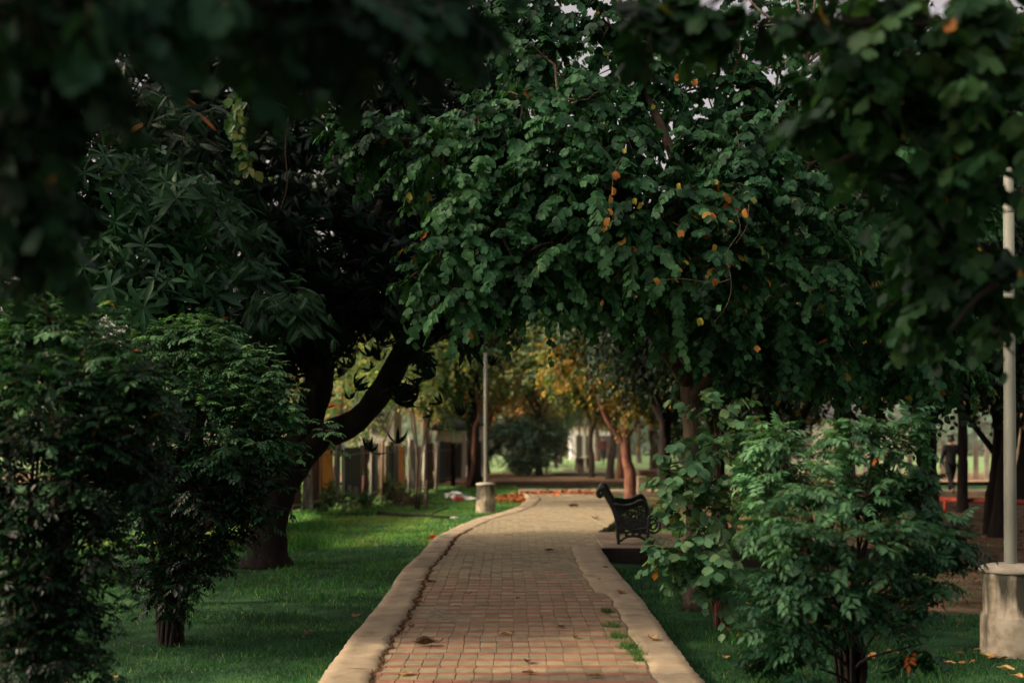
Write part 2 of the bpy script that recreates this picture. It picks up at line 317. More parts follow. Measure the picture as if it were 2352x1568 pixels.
def sprays(mb, tms, C, R, ntw, nlf, tl, ls, outward=1.0, rise=.0, droop=.5, hang=.6, yel=.01, tvar=.3, tb=0.0, twigmat=1, twr=.004, inner=.25, rosetted=False, tintbase=None, nup=.75, nout=.65):
    """leafy twigs spreading from an ellipsoidal clump (centre C, radii R)"""
    C = np.asarray(C, float); R = np.asarray(R, float) * np.ones(3)
    u = nrm(RNG.normal(size=(ntw, 3))); rad = RNG.uniform(inner, .85, ntw)[:, None]
    p0 = C + u * R * rad
    d = nrm(outward * u + RNG.normal(0, .45, (ntw, 3)) + UP * rise)
    L = tl * RNG.uniform(.6, 1.25, ntw)
    base = RNG.uniform(.15, .6) if tintbase is None else tintbase
    tb_tw = base + tb + RNG.normal(0, .13, ntw)
    t = np.linspace(0, 1, 5)
    curve = p0[:, None] + (d * L[:, None])[:, None] * t[None, :, None] - UP * (droop * L[:, None, None] * (t ** 2)[None, :, None])
    # thin twigs: flat three sided strips
    if twigmat is not None:
        side = nrm(np.cross(d, UP + .01)); V = []
        th = np.arange(3) / 3 * 6.283
        b2 = np.cross(d, side)
        rr = twr * np.linspace(1, .35, 5)
        ring = curve[:, :, None] + rr[None, :, None, None] * (np.cos(th)[None, None, :, None] * side[:, None, None] + np.sin(th)[None, None, :, None] * b2[:, None, None])
        V = ring.reshape(-1, 3)
        i = (np.arange(ntw) * 15)[:, None, None] + (np.arange(4) * 3)[None, :, None]; j = np.arange(3)[None, None]
        k = (j + 1) % 3
        F = np.stack([i + j, i + k, i + 3 + k, i + 3 + j], -1).reshape(-1, 4)
        mb.add(V, F, twigmat, .5)
    tt = np.linspace(.12, 1, nlf)[None] + RNG.normal(0, .02, (ntw, nlf)); tt = np.clip(tt, 0, 1)
    P = p0[:, None] + (d * L[:, None])[:, None] * tt[..., None] - UP * (droop * L[:, None] * tt ** 2)[..., None]
    tan = nrm((d * L[:, None])[:, None] - UP * (2 * droop * L[:, None] * tt)[..., None])
    sg = np.where(np.arange(nlf) % 2, 1., -1.)[None, :, None]
    side = nrm(np.cross(tan, UP + RNG.normal(0, .15, (ntw, nlf, 3))))
    if rosetted:
        D = nrm(tan + RNG.normal(0, .25, tan.shape)); N = nrm(np.cross(D, RNG.normal(size=D.shape)))
    else:
        D = nrm(side * sg * .75 + tan * .45 - UP * hang + RNG.normal(0, .22, tan.shape))
        out = nrm(np.broadcast_to(u[:, None], tan.shape) * np.array([1, 1, .3]))
        N = nrm(UP * nup + out * nout + RNG.normal(0, .3, tan.shape))
    s = ls * RNG.uniform(.7, 1.2, (ntw, nlf)) * (1 - .25 * tt ** 3)
    tint = np.clip(tb_tw[:, None] + RNG.normal(0, tvar * .45, (ntw, nlf)), 0, .85)
    ym = RNG.random((ntw, nlf)) < yel
    tint = np.where(ym, RNG.uniform(.88, 1, (ntw, nlf)), tint)
    leafset(mb, tms, P.reshape(-1, 3), D.reshape(-1, 3), N.reshape(-1, 3), s.ravel(), tint.ravel())
    return curve[:, -1]
def limb(mb, a, b, ra, rb, sag=.15, n=7, sides=6, mat=0, wob=.04):
    a = np.asarray(a, float); b = np.asarray(b, float); L = np.linalg.norm(b - a)
    m = (a + b) / 2 + UP * sag * L * RNG.uniform(.3, 1) + RNG.normal(0, wob, 3) * L
    P = catmull([a, (a + m) / 2 + RNG.normal(0, wob * .5, 3) * L, m, (m + b) / 2 + RNG.normal(0, wob * .5, 3) * L, b], n)
    mb.tube(P, np.linspace(ra, rb, n), sides, mat, caps=False); return P
def trunk_tube(mb, P, R, n=22, sides=12, mat=0, flare=0.0):
    P = catmull(P, n); R = np.interp(np.linspace(0, 1, n), np.linspace(0, 1, len(R)), R)
    R = R * (1 + .04 * RNG.normal(size=n))
    if flare: R[:3] *= np.array([1 + flare, 1 + flare * .45, 1 + flare * .15])
    mb.tube(P, R, sides, mat); return P
def tree(name, label, cat, base, stems, clusters, tms, leafm, bark, twigm, spray, group=None, attach=None, limb_r=(.035, .012), flare=.4, sides=12):
    """stems: list of (points, radii); clusters: (centre, radius, options)"""
    base = np.asarray(base, float)
    root = thing(name, label, cat, base, group=group)
    tb = MB(); nodes = []
    for k, (P, R) in enumerate(stems):
        Q = trunk_tube(tb, P, R, flare=flare if k == 0 else 0, sides=sides)
        RR = np.interp(np.linspace(0, 1, len(Q)), np.linspace(0, 1, len(R)), R)
        st = len(Q) // 2 if k == 0 and len(stems) > 1 else len(Q) // 3
        nodes += [(q, r) for q, r in zip(Q[st:], RR[st:])]
    NP_ = np.array([q for q, _ in nodes]); NR = np.array([r for _, r in nodes])
    cb = MB()
    for c in clusters:
        C, R = np.asarray(c[0], float), c[1]; opt = dict(spray); opt.update(c[2] if len(c) > 2 else {})
        d = np.linalg.norm(NP_ - C, axis=1) + 1.2 * np.maximum(0, NP_[:, 2] - C[2])
        i = int(np.argmin(d))
        P = limb(tb, NP_[i], C, min(limb_r[0], NR[i] * .7), limb_r[1])
        if len(NP_) < 400: NP_ = np.vstack([NP_, P[3:]]); NR = np.concatenate([NR, np.full(len(P) - 3, limb_r[1] * 1.4)])
        for _ in range(3):
            e = C + nrm(RNG.normal(size=3)) * np.asarray(R) * .7
            tb.tube(catmull([C, (C + e) / 2 + RNG.normal(0, .05, 3), e], 5), np.linspace(limb_r[1], .005, 5), 5, caps=False)
        sprays(cb, tms, C, R, **opt)
    tb.build('trunk', bark, root, base)
    cb.build('crown', [leafm, twigm], root, base)
    return root
# ================================================================== SETTING
# lawn sheet
mb = MB()
xs = np.concatenate([np.linspace(-300, -20, 8), np.linspace(-16, 16, 65), np.linspace(20, 300, 8)])
ys = np.concatenate([[-60, -20], np.linspace(-5, 60, 131), [80, 120, 200, 400, 700]])
XX, YY = np.meshgrid(xs, ys); ZZ = np.full_like(XX, GZ)
near = (np.abs(XX) < 16) & (YY > 4) & (YY < 60)
ZZ += np.where(near, .025 * np.sin(XX * 1.3 + YY * .7) * np.sin(YY * .9 - XX * .4), 0)
ZZ -= .13 * np.clip((XX - 1.2) / .4, 0, 1) * np.clip((YY - 14.2) / 1.4, 0, 1) * (YY < 18) * (XX < 8)
nx = len(xs); i = np.arange(len(ys) - 1)[:, None] * nx; j = np.arange(nx - 1)[None]
mb.add(np.stack([XX, YY, ZZ], -1).reshape(-1, 3), np.stack([i + j, i + j + 1, i + nx + j + 1, i + nx + j], -1).reshape(-1, 4))
setp(mb.build('lawn', M['lawn']), kind='structure')
def lawn_z(x, y):
    k = (np.abs(x) < 16) & (y > 4) & (y < 60)
    return GZ + np.where(k, .025 * np.sin(x * 1.3 + y * .7) * np.sin(y * .9 - x * .4), 0) - .13 * np.clip((x - 1.2) / .4, 0, 1) * np.clip((y - 14.2) / 1.4, 0, 1) * (y < 18) * (x < 8)
# path outline
PL = np.array([(-2, -1.25), (7.3, -1.25), (14, -1.31), (18.2, -1.23), (20.5, -1.0), (22.5, -.70), (24.5, -.22), (27, .2), (30, .42), (32.5, .38), (34.6, .18)])
PR = np.array([(-2, 1.24), (16.5, 1.26), (19.1, 1.45), (20.5, 1.75), (22.5, 2.1), (27, 2.45), (34.6, 2.6)])
def xl(z): return np.interp(z, PL[:, 0], PL[:, 1]) + .014 * np.sin(z * 1.3) + .004 * np.sin(z * 5.3 + 1)
def xr(z): return np.interp(z, PR[:, 0], PR[:, 1]) + .014 * np.sin(z * 1.1 + 2) + .004 * np.sin(z * 4.7)
def xli(z): return xl(z) + .345 + .012 * np.sin(z * 9) + .01 * np.sin(z * 23)
def xri(z):
    w = np.where(z < 11.57, .30, .42); return xr(z) - np.where(z > 16.4, 0.0, w) + .012 * np.sin(z * 8 + 1)
zz = np.arange(-2, 34.61, .1)
def strip(name, a, b, top, bot, mat, ztab, sub=4):
    mb = MB(); n = len(ztab); A, B = a(ztab), b(ztab)
    cols = []
    e = .018
    cols.append(np.stack([A, ztab, np.full(n, bot)], 1)); cols.append(np.stack([A, ztab, np.full(n, top - e)], 1))
    cols.append(np.stack([A + e, ztab, np.full(n, top)], 1))
    for f in np.linspace(0, 1, sub + 2)[1:-1]:
        cols.append(np.stack([A + e + (B - A - 2 * e) * f, ztab, top + .003 * np.sin(ztab * 3.1 + f * 5)], 1))
    cols.append(np.stack([B - e, ztab, np.full(n, top)], 1)); cols.append(np.stack([B, ztab, np.full(n, top - e)], 1)); cols.append(np.stack([B, ztab, np.full(n, bot)], 1))
    V = np.stack(cols, 1); k = len(cols)
    i = np.arange(n - 1)[:, None] * k; j = np.arange(k - 1)[None]
    mb.add(V.reshape(-1, 3), np.stack([i + j, i + j + 1, i + k + j + 1, i + k + j], -1).reshape(-1, 4))
    mb.add(V[0], np.arange(k)[None]); mb.add(V[-1], np.arange(k)[None, ::-1])
    return setp(mb.build(name, mat), kind='structure')
# concrete edging cast in bays with open joints between them
def edging(name, a, b, z0, z1):
    mb = MB(); z = z0
    while z < z1 - .2:
        e = min(z + RNG.uniform(1.1, 1.5), z1); zt = np.append(np.arange(z + .0015, e - .0015, .07), e - .0015); n = len(zt)
        A, B = a(zt) + RNG.normal(0, .003) + .004 * np.sin(zt * 47 + z) * np.sin(zt * 19), b(zt) + .006 * np.sin(zt * 31) ; dz = RNG.normal(0, .0015)
        ed = .007; sub = 5; cols = [np.stack([A, zt, np.full(n, -.3)], 1), np.stack([A + .003, zt, np.full(n, -ed + dz)], 1)]
        for f in np.linspace(0, 1, sub):
            cols.append(np.stack([A + ed + (B - A - 2 * ed) * f, zt, dz + .003 * np.sin(zt * 3.1 + f * 5) + RNG.normal(0, .0022, n)], 1))
        cols += [np.stack([B - .003, zt, np.full(n, -ed + dz)], 1), np.stack([B, zt, np.full(n, -.3)], 1)]
        V = np.stack(cols, 1); k = len(cols); i = np.arange(n - 1)[:, None] * k; j = np.arange(k - 1)[None]
        mb.add(V.reshape(-1, 3), np.stack([i + j, i + j + 1, i + k + j + 1, i + k + j], -1).reshape(-1, 4))
        mb.add(V[0], np.arange(k)[None]); mb.add(V[-1], np.arange(k)[None, ::-1]); z = e
    return setp(mb.build(name, M['conc']), kind='structure')
edging('path_edging', xl, xli, -2, 34.6)
edging('path_edging', xri, xr, -2, 16.45)
strip('path_bed', lambda z: xl(z) + .06, lambda z: xr(z) - .06, -.0115, -.3, M['soil'], zz)
# paving blocks: short red courses between long buff ones
mb = MB(); z = -1.5; row = 0
PV = []; 
while z < 34.3:
    red = row % 2 == 1; L = .088 if red else .152; zc = z + L / 2
    a, b = float(xli(np.array(zc))) + .018, float(xri(np.array(zc))) - (.015 if zc < 16.4 else .02)
    if zc > 16.4 and zc < 19.2: b = 1.30
    x = -1.6 + RNG.normal(0, .008) + .012 * math.sin(z * .7)
    while x < 3.2:
        w = .1235; xc = x + w / 2
        lo, hi = max(x, a), min(x + w, b)
        if hi - lo > .03:
            fade = min(1, max(0, (zc - 11.8) / 2.5))
            isred = red and RNG.random() > fade * .96
            tint = RNG.uniform(.52, 1) if isred else np.clip(RNG.normal(.28 if zc < 13 else .36, .08), .02, .48)
            gap = .0014 + abs(RNG.normal(0, .0008)); h = RNG.normal(0, .001) - .004 + .006 * math.sin(xc * 2.2) * math.sin(zc * .8)
            mb.box(((lo + hi) / 2, zc + RNG.normal(0, .0015), h - .03), ((hi - lo) / 2 - gap, L / 2 - (.0012 if red else .002), .03), 0, tint, rz=RNG.normal(0, .005), bev=.003)
        x += w
    z += L; row += 1
setp(mb.build('path_paving', M['paver'], smooth=False), kind='structure')
# slab under the bench
def slab(name, x0, x1, y0, y1, top, bot, mat, bev=.015):
    m_ = MB(); m_.box(((x0 + x1) / 2, (y0 + y1) / 2, (top + bot) / 2), ((x1 - x0) / 2, (y1 - y0) / 2, (top - bot) / 2), bev=bev)
    return setp(m_.build(name, mat, smooth=False), kind='structure')
slab('bench_slab', 1.31, 5.2, 16.47, 19.12, .004, -.4, M['slab'])
slab('slab_front_shade', 1.30, 5.21, 16.44, 16.468, -.012, -.5, M['face_shade'], .004)  # thin dark sheet painting the shade on the slab front
slab('cross_path', .2, 16, 34.62, 36.0, .0, -.4, M['slab'])
slab('terrace_kerb', -3.4, 14, 42.0, 42.35, .02, -.4, M['brick'])
mb = MB(); mb.add([(-40, 42.36, .0), (40, 42.36, .0), (40, 54, .02), (-40, 54, .02)], [[0, 1, 2, 3]]); setp(mb.build('dirt_terrace', M['dirt']), kind='structure')
mb = MB(); mb.add([(-60, 54.01, .02), (60, 54.01, .02), (90, 140, .05), (-90, 140, .05)], [[0, 1, 2, 3]]); setp(mb.build('far_lawn', M['lawn2']), kind='structure')
slab('far_path', 2.5, 9, 57, 59.5, .07, -.1, M['slab'])
# ------------------------------------------------------------------ grass
def on_hard(x, y):
    h = (x > xl(y) - .01) & (x < xr(y) + .015)
    h |= (x > 1.25) & (x < 5.25) & (y > 16.4) & (y < 19.2)
    h |= (x > 1.25) & (x < 5.25) & (y > 15.5 + .25 * np.sin(x * 5)) & (y < 16.5)
    h |= (x > .15) & (y > 34.55) & (y < 36.1) | (y > 41.95)
    return h
def dirtmask(x, y):
    r = np.clip((x - 2.6) / 1.6, 0, 1) * np.clip((y - 9.5) / 2.5, 0, 1)
    return r
def blades(n, x0, x1, y0, y1, h, w, clump=.6, tb=.45, keep=None):
    x = RNG.uniform(x0, x1, n); y = RNG.uniform(y0, y1, n)
    cn = .5 + .5 * np.sin(x * 3.1 + 2 * np.sin(y * 1.7)) * np.sin(y * 2.3 + 2 * np.sin(x * 1.3))
    k = ~on_hard(x, y) & (RNG.random(n) < (1 - clump * (1 - cn))) & (RNG.random(n) > .85 * dirtmask(x, y)) & (np.abs((x) / y) < .50)
    k &= RNG.random(n) > .8 * np.clip(np.sin(x * 1.9 + 2 * np.sin(y * 1.1)) * np.sin(y * 1.4 + x) * 3 - 1.2, 0, 1) * (y < 13)
    x, y, cn = x[k], y[k], cn[k]; n = len(x)
    a = RNG.uniform(0, 6.283, n); l = RNG.uniform(.2, 1.0, n); hh = h * RNG.uniform(.45, 1.3, n) * (.6 + .6 * cn)
    ww = w * RNG.uniform(.7, 1.3, n); z = lawn_z(x, y) - .005
    ca, sa = np.cos(a), np.sin(a); b = RNG.uniform(0, 6.283, n)
    p = np.stack([x, y, z], 1); sd = np.stack([ca, sa, 0 * ca], 1) * ww[:, None]
    tip = p + np.stack([np.cos(b) * hh * l, np.sin(b) * hh * l, hh], 1)
    V = np.stack([p - sd, p + sd, tip], 1).reshape(-1, 3)
    c2 = np.sin(x * .9 + 1.5 * np.sin(y * .6)) * np.sin(y * .75 + x * .3)
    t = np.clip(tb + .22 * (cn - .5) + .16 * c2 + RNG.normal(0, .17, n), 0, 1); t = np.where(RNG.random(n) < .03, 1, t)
    return V, np.arange(3 * n).reshape(-1, 3), np.repeat(t, 3)
mb = MB()
for args in ((210000, -5.2, 5.2, 5.8, 11, .05, .0028, .6, .17), (100000, -7.5, 8, 11, 18, .055, .005, .6, .36), (80000, -7, 8, 18, 30, .06, .009, .5, .82), (30000, -6, 12, 30, 42, .07, .014, .5, .7)):  # blade tint painted: near bands dark for shade, far bands light for sun
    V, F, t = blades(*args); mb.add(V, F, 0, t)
for (px, py) in ((700, 1215), (720, 1160), (690, 1250), (670, 1190)):   # taller tussocks
    g = G(px, py); n = 900
    x = g[0] + RNG.normal(0, .35, n); y = g[1] + RNG.normal(0, .5, n); k = ~on_hard(x, y); x, y = x[k], y[k]; n = len(x)
    hh = RNG.uniform(.08, .22, n); a = RNG.uniform(0, 6.28, n); p = np.stack([x, y, np.full(n, GZ - .01)], 1); sd = np.stack([np.cos(a), np.sin(a), 0 * a], 1) * .006
    tip = p + np.stack([np.sin(a) * hh * .4, np.cos(a) * hh * .4, hh], 1)
    mb.add(np.stack([p - sd, p + sd, tip], 1).reshape(-1, 3), np.arange(3 * n).reshape(-1, 3), 0, np.repeat(RNG.uniform(.3, .8, n), 3))
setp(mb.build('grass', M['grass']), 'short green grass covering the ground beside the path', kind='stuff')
def tuft(label, spots):
    c0 = np.array([*spots[0][:2], 0.0]); m_ = MB()
    for x, y, r, n in spots:
        px = x + RNG.normal(0, r, n); py = y + RNG.normal(0, r * 1.5, n); hh = RNG.uniform(.02, .075, n); a = RNG.uniform(0, 6.28, n); b = RNG.uniform(0, 6.28, n)
        p = np.stack([px, py, np.full(n, -.01)], 1); sd = np.stack([np.cos(a), np.sin(a), 0 * a], 1) * .0025
        tip = p + np.stack([np.sin(b) * hh * .7, np.cos(b) * hh * .7, hh], 1)
        m_.add(np.stack([p - sd, p + sd, tip], 1).reshape(-1, 3), np.arange(3 * n).reshape(-1, 3), 0, np.repeat(np.where(RNG.random(n) < .2, 1, RNG.uniform(.2, .7, n)), 3))
    o = m_.build('grass_tuft', M['grass'], origin=c0); setp(o, label, 'grass tuft')
def P0(px, py): g = G(px, py, 0.0); return g[0], g[1]
tuft('long tuft of green grass growing in the joint between paving and right edging', [(*P0(1405, 1438), .03, 260), (*P0(1420, 1462), .04, 420), (*P0(1442, 1485), .035, 420), (*P0(1458, 1500), .03, 260), (*P0(1470, 1515), .02, 120)])
tuft('small tuft of grass in the paving joint just beyond the long tuft', [(*P0(1394, 1406), .022, 300)])
# soil and weeds in the left joint
mb = MB(); zt = np.arange(6.5, 20, .02); n = len(zt)
for q in range(4):
    a = RNG.uniform(0, 6.28, n); hh = RNG.uniform(.004, .022, n)
    p = np.stack([xli(zt) + .006 + RNG.normal(0, .010, n), zt, np.full(n, -.01)], 1); sd = np.stack([np.cos(a), np.sin(a), 0 * a], 1) * .006
    mb.add(np.stack([p - sd, p + sd, p + np.stack([np.sin(a) * .02, np.cos(a) * .02, hh + .01], 1)], 1).reshape(-1, 3), np.arange(3 * n).reshape(-1, 3), 0, np.repeat(RNG.uniform(0, .25, n), 3))
setp(mb.build('joint_moss', M['litter']), 'dark moss and crumbs in the joint along the left edging', kind='stuff')
# ================================================================== TREES AND SHRUBS
def Wc(l, r, **k): return [(W(*c[:3]), r if len(c) < 4 else c[3], dict(k, **(c[4] if len(c) > 4 else {}))) for c in l]
# the round leaved tree over the path
cl = []
LO = dict(tl=.27, ntw=20)
front = [(1000, 345, 9.8), (880, 320, 10.0, .18), (790, 300, 10.2, .12, dict(LO, tl=.2)), (1090, 450, 9.6), (1040, 560, 9.5, .25), (970, 640, 9.6, .12, LO), (1060, 670, 9.5, .2, LO), (1180, 600, 9.5), (1290, 560, 9.5), (1240, 400, 9.5), (1200, 240, 10), (1350, 230, 10), (1390, 420, 9.4),
         (1490, 560, 9.5, .3, dict(yel=.05)), (1440, 310, 9.8), (1600, 470, 9.5, .3, dict(yel=.09)), (1720, 340, 9.8), (1640, 600, 9.6, .26, dict(yel=.07)), (1550, 650, 9.8), (1810, 450, 9.8), (1900, 350, 10),
         (1760, 600, 9.9, .26), (1890, 600, 10), (2000, 500, 10.2), (2050, 340, 10.2), (2000, 680, 10.5), (2140, 620, 10.5), (2200, 450, 10.5), (1370, 640, 9.8, .25, LO), (1250, 130, 10.5), (1400, 60, 10.6), (1150, 70, 10.8), (1250, 20, 10.8),
         (1140, 670, 9.7, .18, LO), (1240, 670, 9.8, .2, LO), (1340, 690, 9.8, .15, LO), (1440, 690, 10, .2, LO), (1540, 740, 10.2, .2, LO), (1660, 740, 10.2, .25), (1800, 740, 10.5), (1920, 760, 10.6), (2080, 780, 10.7), (2180, 760, 11), (1880, 210, 10.6, .25), (2010, 150, 10.8), (1480, 170, 10.6, .2), (1290, 310, 9.6), (1370, 520, 9.5), (1480, 440, 9.5, .3, dict(yel=.03)), (1150, 530, 9.6), (1600, 330, 10.2, .2, LO), (1860, 820, 10.8, .2, LO), (1620, 800, 10.6, .2, LO), (1740, 830, 10.8, .2, LO), (1980, 840, 11, .2, LO), (2100, 850, 11, .2, LO), (2220, 850, 11.2, .2, LO), (1730, 200, 10.8, .12, LO), (1500, 30, 10.8, .12, LO), (1580, 120, 11, .06, dict(tl=.2, ntw=8)), (1800, 90, 10.8, .15, LO), (1640, 200, 10.9, .3, dict(ntw=9)), (1700, 110, 10.9, .3, dict(ntw=8)), (1560, 220, 10.9, .3, dict(ntw=14)), (1520, 110, 11.2, .3, dict(ntw=8)), (1760, 260, 10.9, .3, dict(ntw=16)), (1650, 290, 10.9, .25, dict(ntw=14)), 
         (1700, 450, 9.6, .25, dict(yel=.05)), (1300, 440, 9.6), (1180, 330, 9.8), (1100, 300, 10.1, .2), (2100, 220, 10.8), (2250, 300, 10.8), (2250, 650, 10.9)]
back = [(1100, 320, 11.5), (1250, 480, 11.6), (1400, 350, 11.8), (1400, 560, 11.6), (1550, 500, 11.8), (1700, 580, 11.8), (1850, 550, 12), (2000, 600, 12.2), (2150, 520, 12.2), (1280, 620, 11.3, .35), (1600, 700, 11.6), (1800, 740, 12), (2000, 780, 12.2), (1280, 160, 12, .4), (2150, 320, 12), (1950, 280, 12.2, .4), (1180, 570, 11.4, .35), (1700, 760, 12), (1900, 800, 12.3), (1100, 520, 11.4, .35), (2120, 800, 12.4), (1750, 430, 12), (1620, 420, 12, .35)] + [(1420 + 95 * k + 30 * (j % 2), -40 + 100 * j, 12.6, .42, dict(ntw=10)) for k in range(7) for j in range(4)]
cl = Wc(front, .30) + Wc(back, .5, ntw=40, ls=.095)
b = G(1592, 1400)
P = lambda *a: [W(*q) for q in a]
d0 = b[1]
stems = [([b, *P((1590, 1300, d0), (1594, 1150, d0), (1588, 1000, d0), (1580, 880, d0), (1570, 780, d0))], [.095, .085, .08, .08, .08, .075]),
         (P((1580, 880, d0), (1480, 740, 10.6), (1350, 600, 10.4), (1200, 480, 10.2), (1030, 380, 10)), [.07, .055, .045, .03, .018]),
         (P((1572, 790, d0), (1600, 620, 10.8), (1560, 400, 10.6), (1480, 200, 10.6), (1420, 0, 10.6)), [.07, .06, .05, .035, .02]),
         (P((1585, 920, d0), (1700, 760, 11), (1850, 620, 11), (2020, 480, 11), (2150, 380, 11)), [.065, .055, .045, .03, .02]),
         (P((1572, 800, d0), (1680, 600, 11.2), (1760, 380, 11.2), (1850, 150, 11.2)), [.06, .05, .04, .02])]
spr_b = dict(nup=.7, nout=.75, ntw=36, nlf=15, tl=.37, ls=.09, droop=.6, hang=.85, yel=.004, outward=1.0, rise=.3, inner=.15, twr=.003)
tree('orchid_tree', 'round leaved tree with slender trunk arching over the path beside the bench', 'tree', b, stems, cl, TB, M['bau'], M['bark'], M['twig'], spr_b)
# dark mango tree leaning over the lawn
b = G(612, 1300); d0 = b[1]
stems = [([b, *P((618, 1210, d0), (640, 1120, d0), (690, 1030, d0))], [.30, .235, .25, .27]),
         (P((672, 1062, d0), (740, 1004, d0), (820, 965, d0), (885, 885, d0 - .2), (935, 800, d0 - .5), (1020, 745, d0 - 1), (1160, 640, d0 - 1.6), (1250, 500, d0 - 2)), [.2, .185, .17, .165, .155, .13, .09, .04]),
         (P((668, 1070, d0), (712, 950, d0 + .1), (735, 850, d0 + .2), (725, 700, d0 + .3), (690, 520, d0 + .3), (640, 300, d0), (600, 60, d0)), [.22, .21, .2, .18, .15, .11, .07]),
         (P((730, 780, d0 + .2), (820, 620, d0 + .6), (900, 420, d0 + .9), (960, 180, d0 + 1), (980, -80, d0 + 1)), [.15, .13, .1, .07, .04]),
         (P((655, 1100, d0 + .1), (600, 960, d0 + .5), (520, 820, d0 + .8), (430, 620, d0 + 1)), [.17, .14, .11, .06])]
cl = [(500, 350, 15), (600, 250, 15.3), (700, 350, 14.5), (800, 300, 15), (900, 380, 14.8), (960, 480, 14.6), (880, 560, 14.3), (780, 480, 14.2), (680, 520, 14.2), (580, 480, 14.5), (720, 640, 14), (830, 660, 14), (620, 640, 14.3), (930, 640, 14), (780, 150, 15), (900, 200, 15), (1000, 250, 15.2), (1040, 120, 15.5), (680, 80, 15), (860, 40, 15.3), (1000, 0, 15.6), (540, 120, 15), (420, 220, 15.5), (460, 60, 15.5), (1130, 180, 15.8), (1120, 20, 16), (500, 600, 15.2), (400, 480, 15.6), (930, 660, 14.2, .3), (1000, 650, 14, .3), (700, 690, 14.8, .35), (820, 690, 14.6, .3), (600, 720, 15.4, .4), (500, 760, 15.8), (1060, 600, 14.4), (1120, 680, 14, .2), (560, 820, 15.6), (645, 860, 15.7, .35), (500, 880, 16), (690, 800, 15.6, .35), (770, 770, 15.3, .35), (860, 730, 14.8, .3), (610, 950, 16, .4), (430, 800, 16), (420, 920, 16), (350, 700, 16), (300, 820, 16.2), (1080, 790, 13.6, .18, dict(ntw=5, inner=.1)), (985, 840, 14.2, .16, dict(ntw=4, inner=.1)), (925, 900, 14.6, .25, dict(ntw=6))]
cl = Wc(cl, .55) + Wc([(500, 300, 17.5), (700, 200, 17.5), (900, 300, 17.5), (1050, 350, 17.5), (600, 500, 17.5), (800, 550, 17.5), (950, 600, 17.3), (450, 650, 17.5), (680, 720, 17.5), (880, 120, 17.5), (1100, 200, 17.8), (350, 400, 18), (350, 150, 18), (230, 180, 17.5), (250, 320, 17.5), (150, 260, 17), (330, 270, 17), (180, 60, 17.5), (420, 120, 17.5), (560, 60, 17.5), (300, 20, 18)], .9, ntw=36)
tree('mango_tree', 'dark mango tree with thick bent trunk forking low over the left lawn', 'tree', b, stems, cl, TMG, M['mango'], M['bark_dark'], M['bark_dark'], dict(ntw=26, nlf=2, tl=.5, ls=.28, droop=.35, rise=.1, rosetted=True, inner=.2, yel=0), limb_r=(.07, .025), flare=.35)
# lance leaved tree at the left
b = G(120, 1400); d0 = b[1]
stems = [([b, *P((140, 1200, d0), (150, 1000, d0), (170, 820, d0 - .3), (230, 650, d0 - .8))], [.13, .12, .11, .09, .06]),
         (P((150, 900, d0), (80, 650, d0), (60, 400, d0)), [.09, .07, .04]), (P((200, 740, d0 - .6), (330, 640, 10), (420, 560, 9.8)), [.05, .04, .02])]
cl = Wc([(210, 520, 9.8), (300, 500, 9.6), (390, 520, 9.5), (440, 500, 9.5, .3), (250, 610, 9.5), (340, 610, 9.4), (420, 620, 9.4), (300, 690, 9.3), (380, 700, 9.3), (190, 600, 9.8), (230, 430, 9.9), (160, 470, 10), (440, 680, 9.5, .3), (100, 560, 10.4), (120, 400, 10.6), (330, 420, 10, .25)], .27)
tree('lance_leaved_tree', 'young tree with long narrow leaves in star shaped rosettes above the left bushes', 'tree', b, stems, cl, TAL, M['alst'], M['bark_dark'], M['twig'], dict(ntw=11, nlf=2, tl=.2, ls=.25, droop=.1, rise=.35, rosetted=True, inner=.1, yel=0))
# feathery tree between
b = np.array([-4.6, 15.8, GZ])
stems = [([b, b + [.2, 0, 1.5], b + [.6, -.8, 3], b + [1.0, -1.6, 4.2]], [.1, .09, .07, .04])]
cl = Wc([(450, 480, 13.6), (520, 500, 13.4), (430, 300, 13.8), (480, 390, 13.8), (560, 570, 13.2), (600, 680, 13), (660, 710, 13, .35), (570, 740, 13.2), (440, 420, 13.6)], .42)
tree('feather_leaved_tree', 'tree with small feathery fern like leaflets in front of the dark mango crown', 'tree', b, stems, cl, TPL, M['alst'], M['bark_dark'], M['twig'], dict(ntw=26, nlf=4, tl=.35, ls=.30, droop=.3, hang=.35, rise=.2, inner=.2, yel=.01))
# near overhanging boughs
b = np.array([-3.0, 1.9, GZ])
stems = [([b, b + [.05, .1, 1.6], b + [.3, .3, 2.6], b + [.9, .6, 3.0]], [.16, .14, .11, .08]),
         ([b + [.3, .3, 2.6], W(100, 30, 2.7), W(420, 20, 2.7), W(760, -40, 2.8), W(1060, -60, 3.0)], [.05, .03, .022, .016, .008]),
         ([b + [.3, .25, 2.4], b + [.3, .6, 2.2], W(-150, 300, 2.9), W(40, 420, 3)], [.05, .03, .02, .01])]
cl = [(60, 40, 2.6), (200, 10, 2.5), (330, 60, 2.7), (480, 20, 2.6), (620, 60, 2.7), (760, 20, 2.8), (880, 80, 2.9), (980, 30, 3), (1080, 20, 3.1), (150, 130, 2.8), (780, 110, 3.1, .1), (40, 180, 2.8), (60, 300, 3), (20, 420, 3.1, .14), (70, 400, 3.1, .1), (30, 540, 3.2, .1), (110, 610, 3.3, .06, dict(ntw=5)), (90, 500, 3.2, .08),  (140, 230, 2.9), (400, 60, 3), (700, -20, 2.8), (1050, 90, 3.3, .1), (200, 60, 3.2), (550, 40, 3.3), (850, 20, 3.4), (60, 100, 3.3)]
cl = [(c[0], c[1] - (45 if c[0] > 120 else 0), *c[2:]) for c in cl]
cl = Wc(cl, .13)
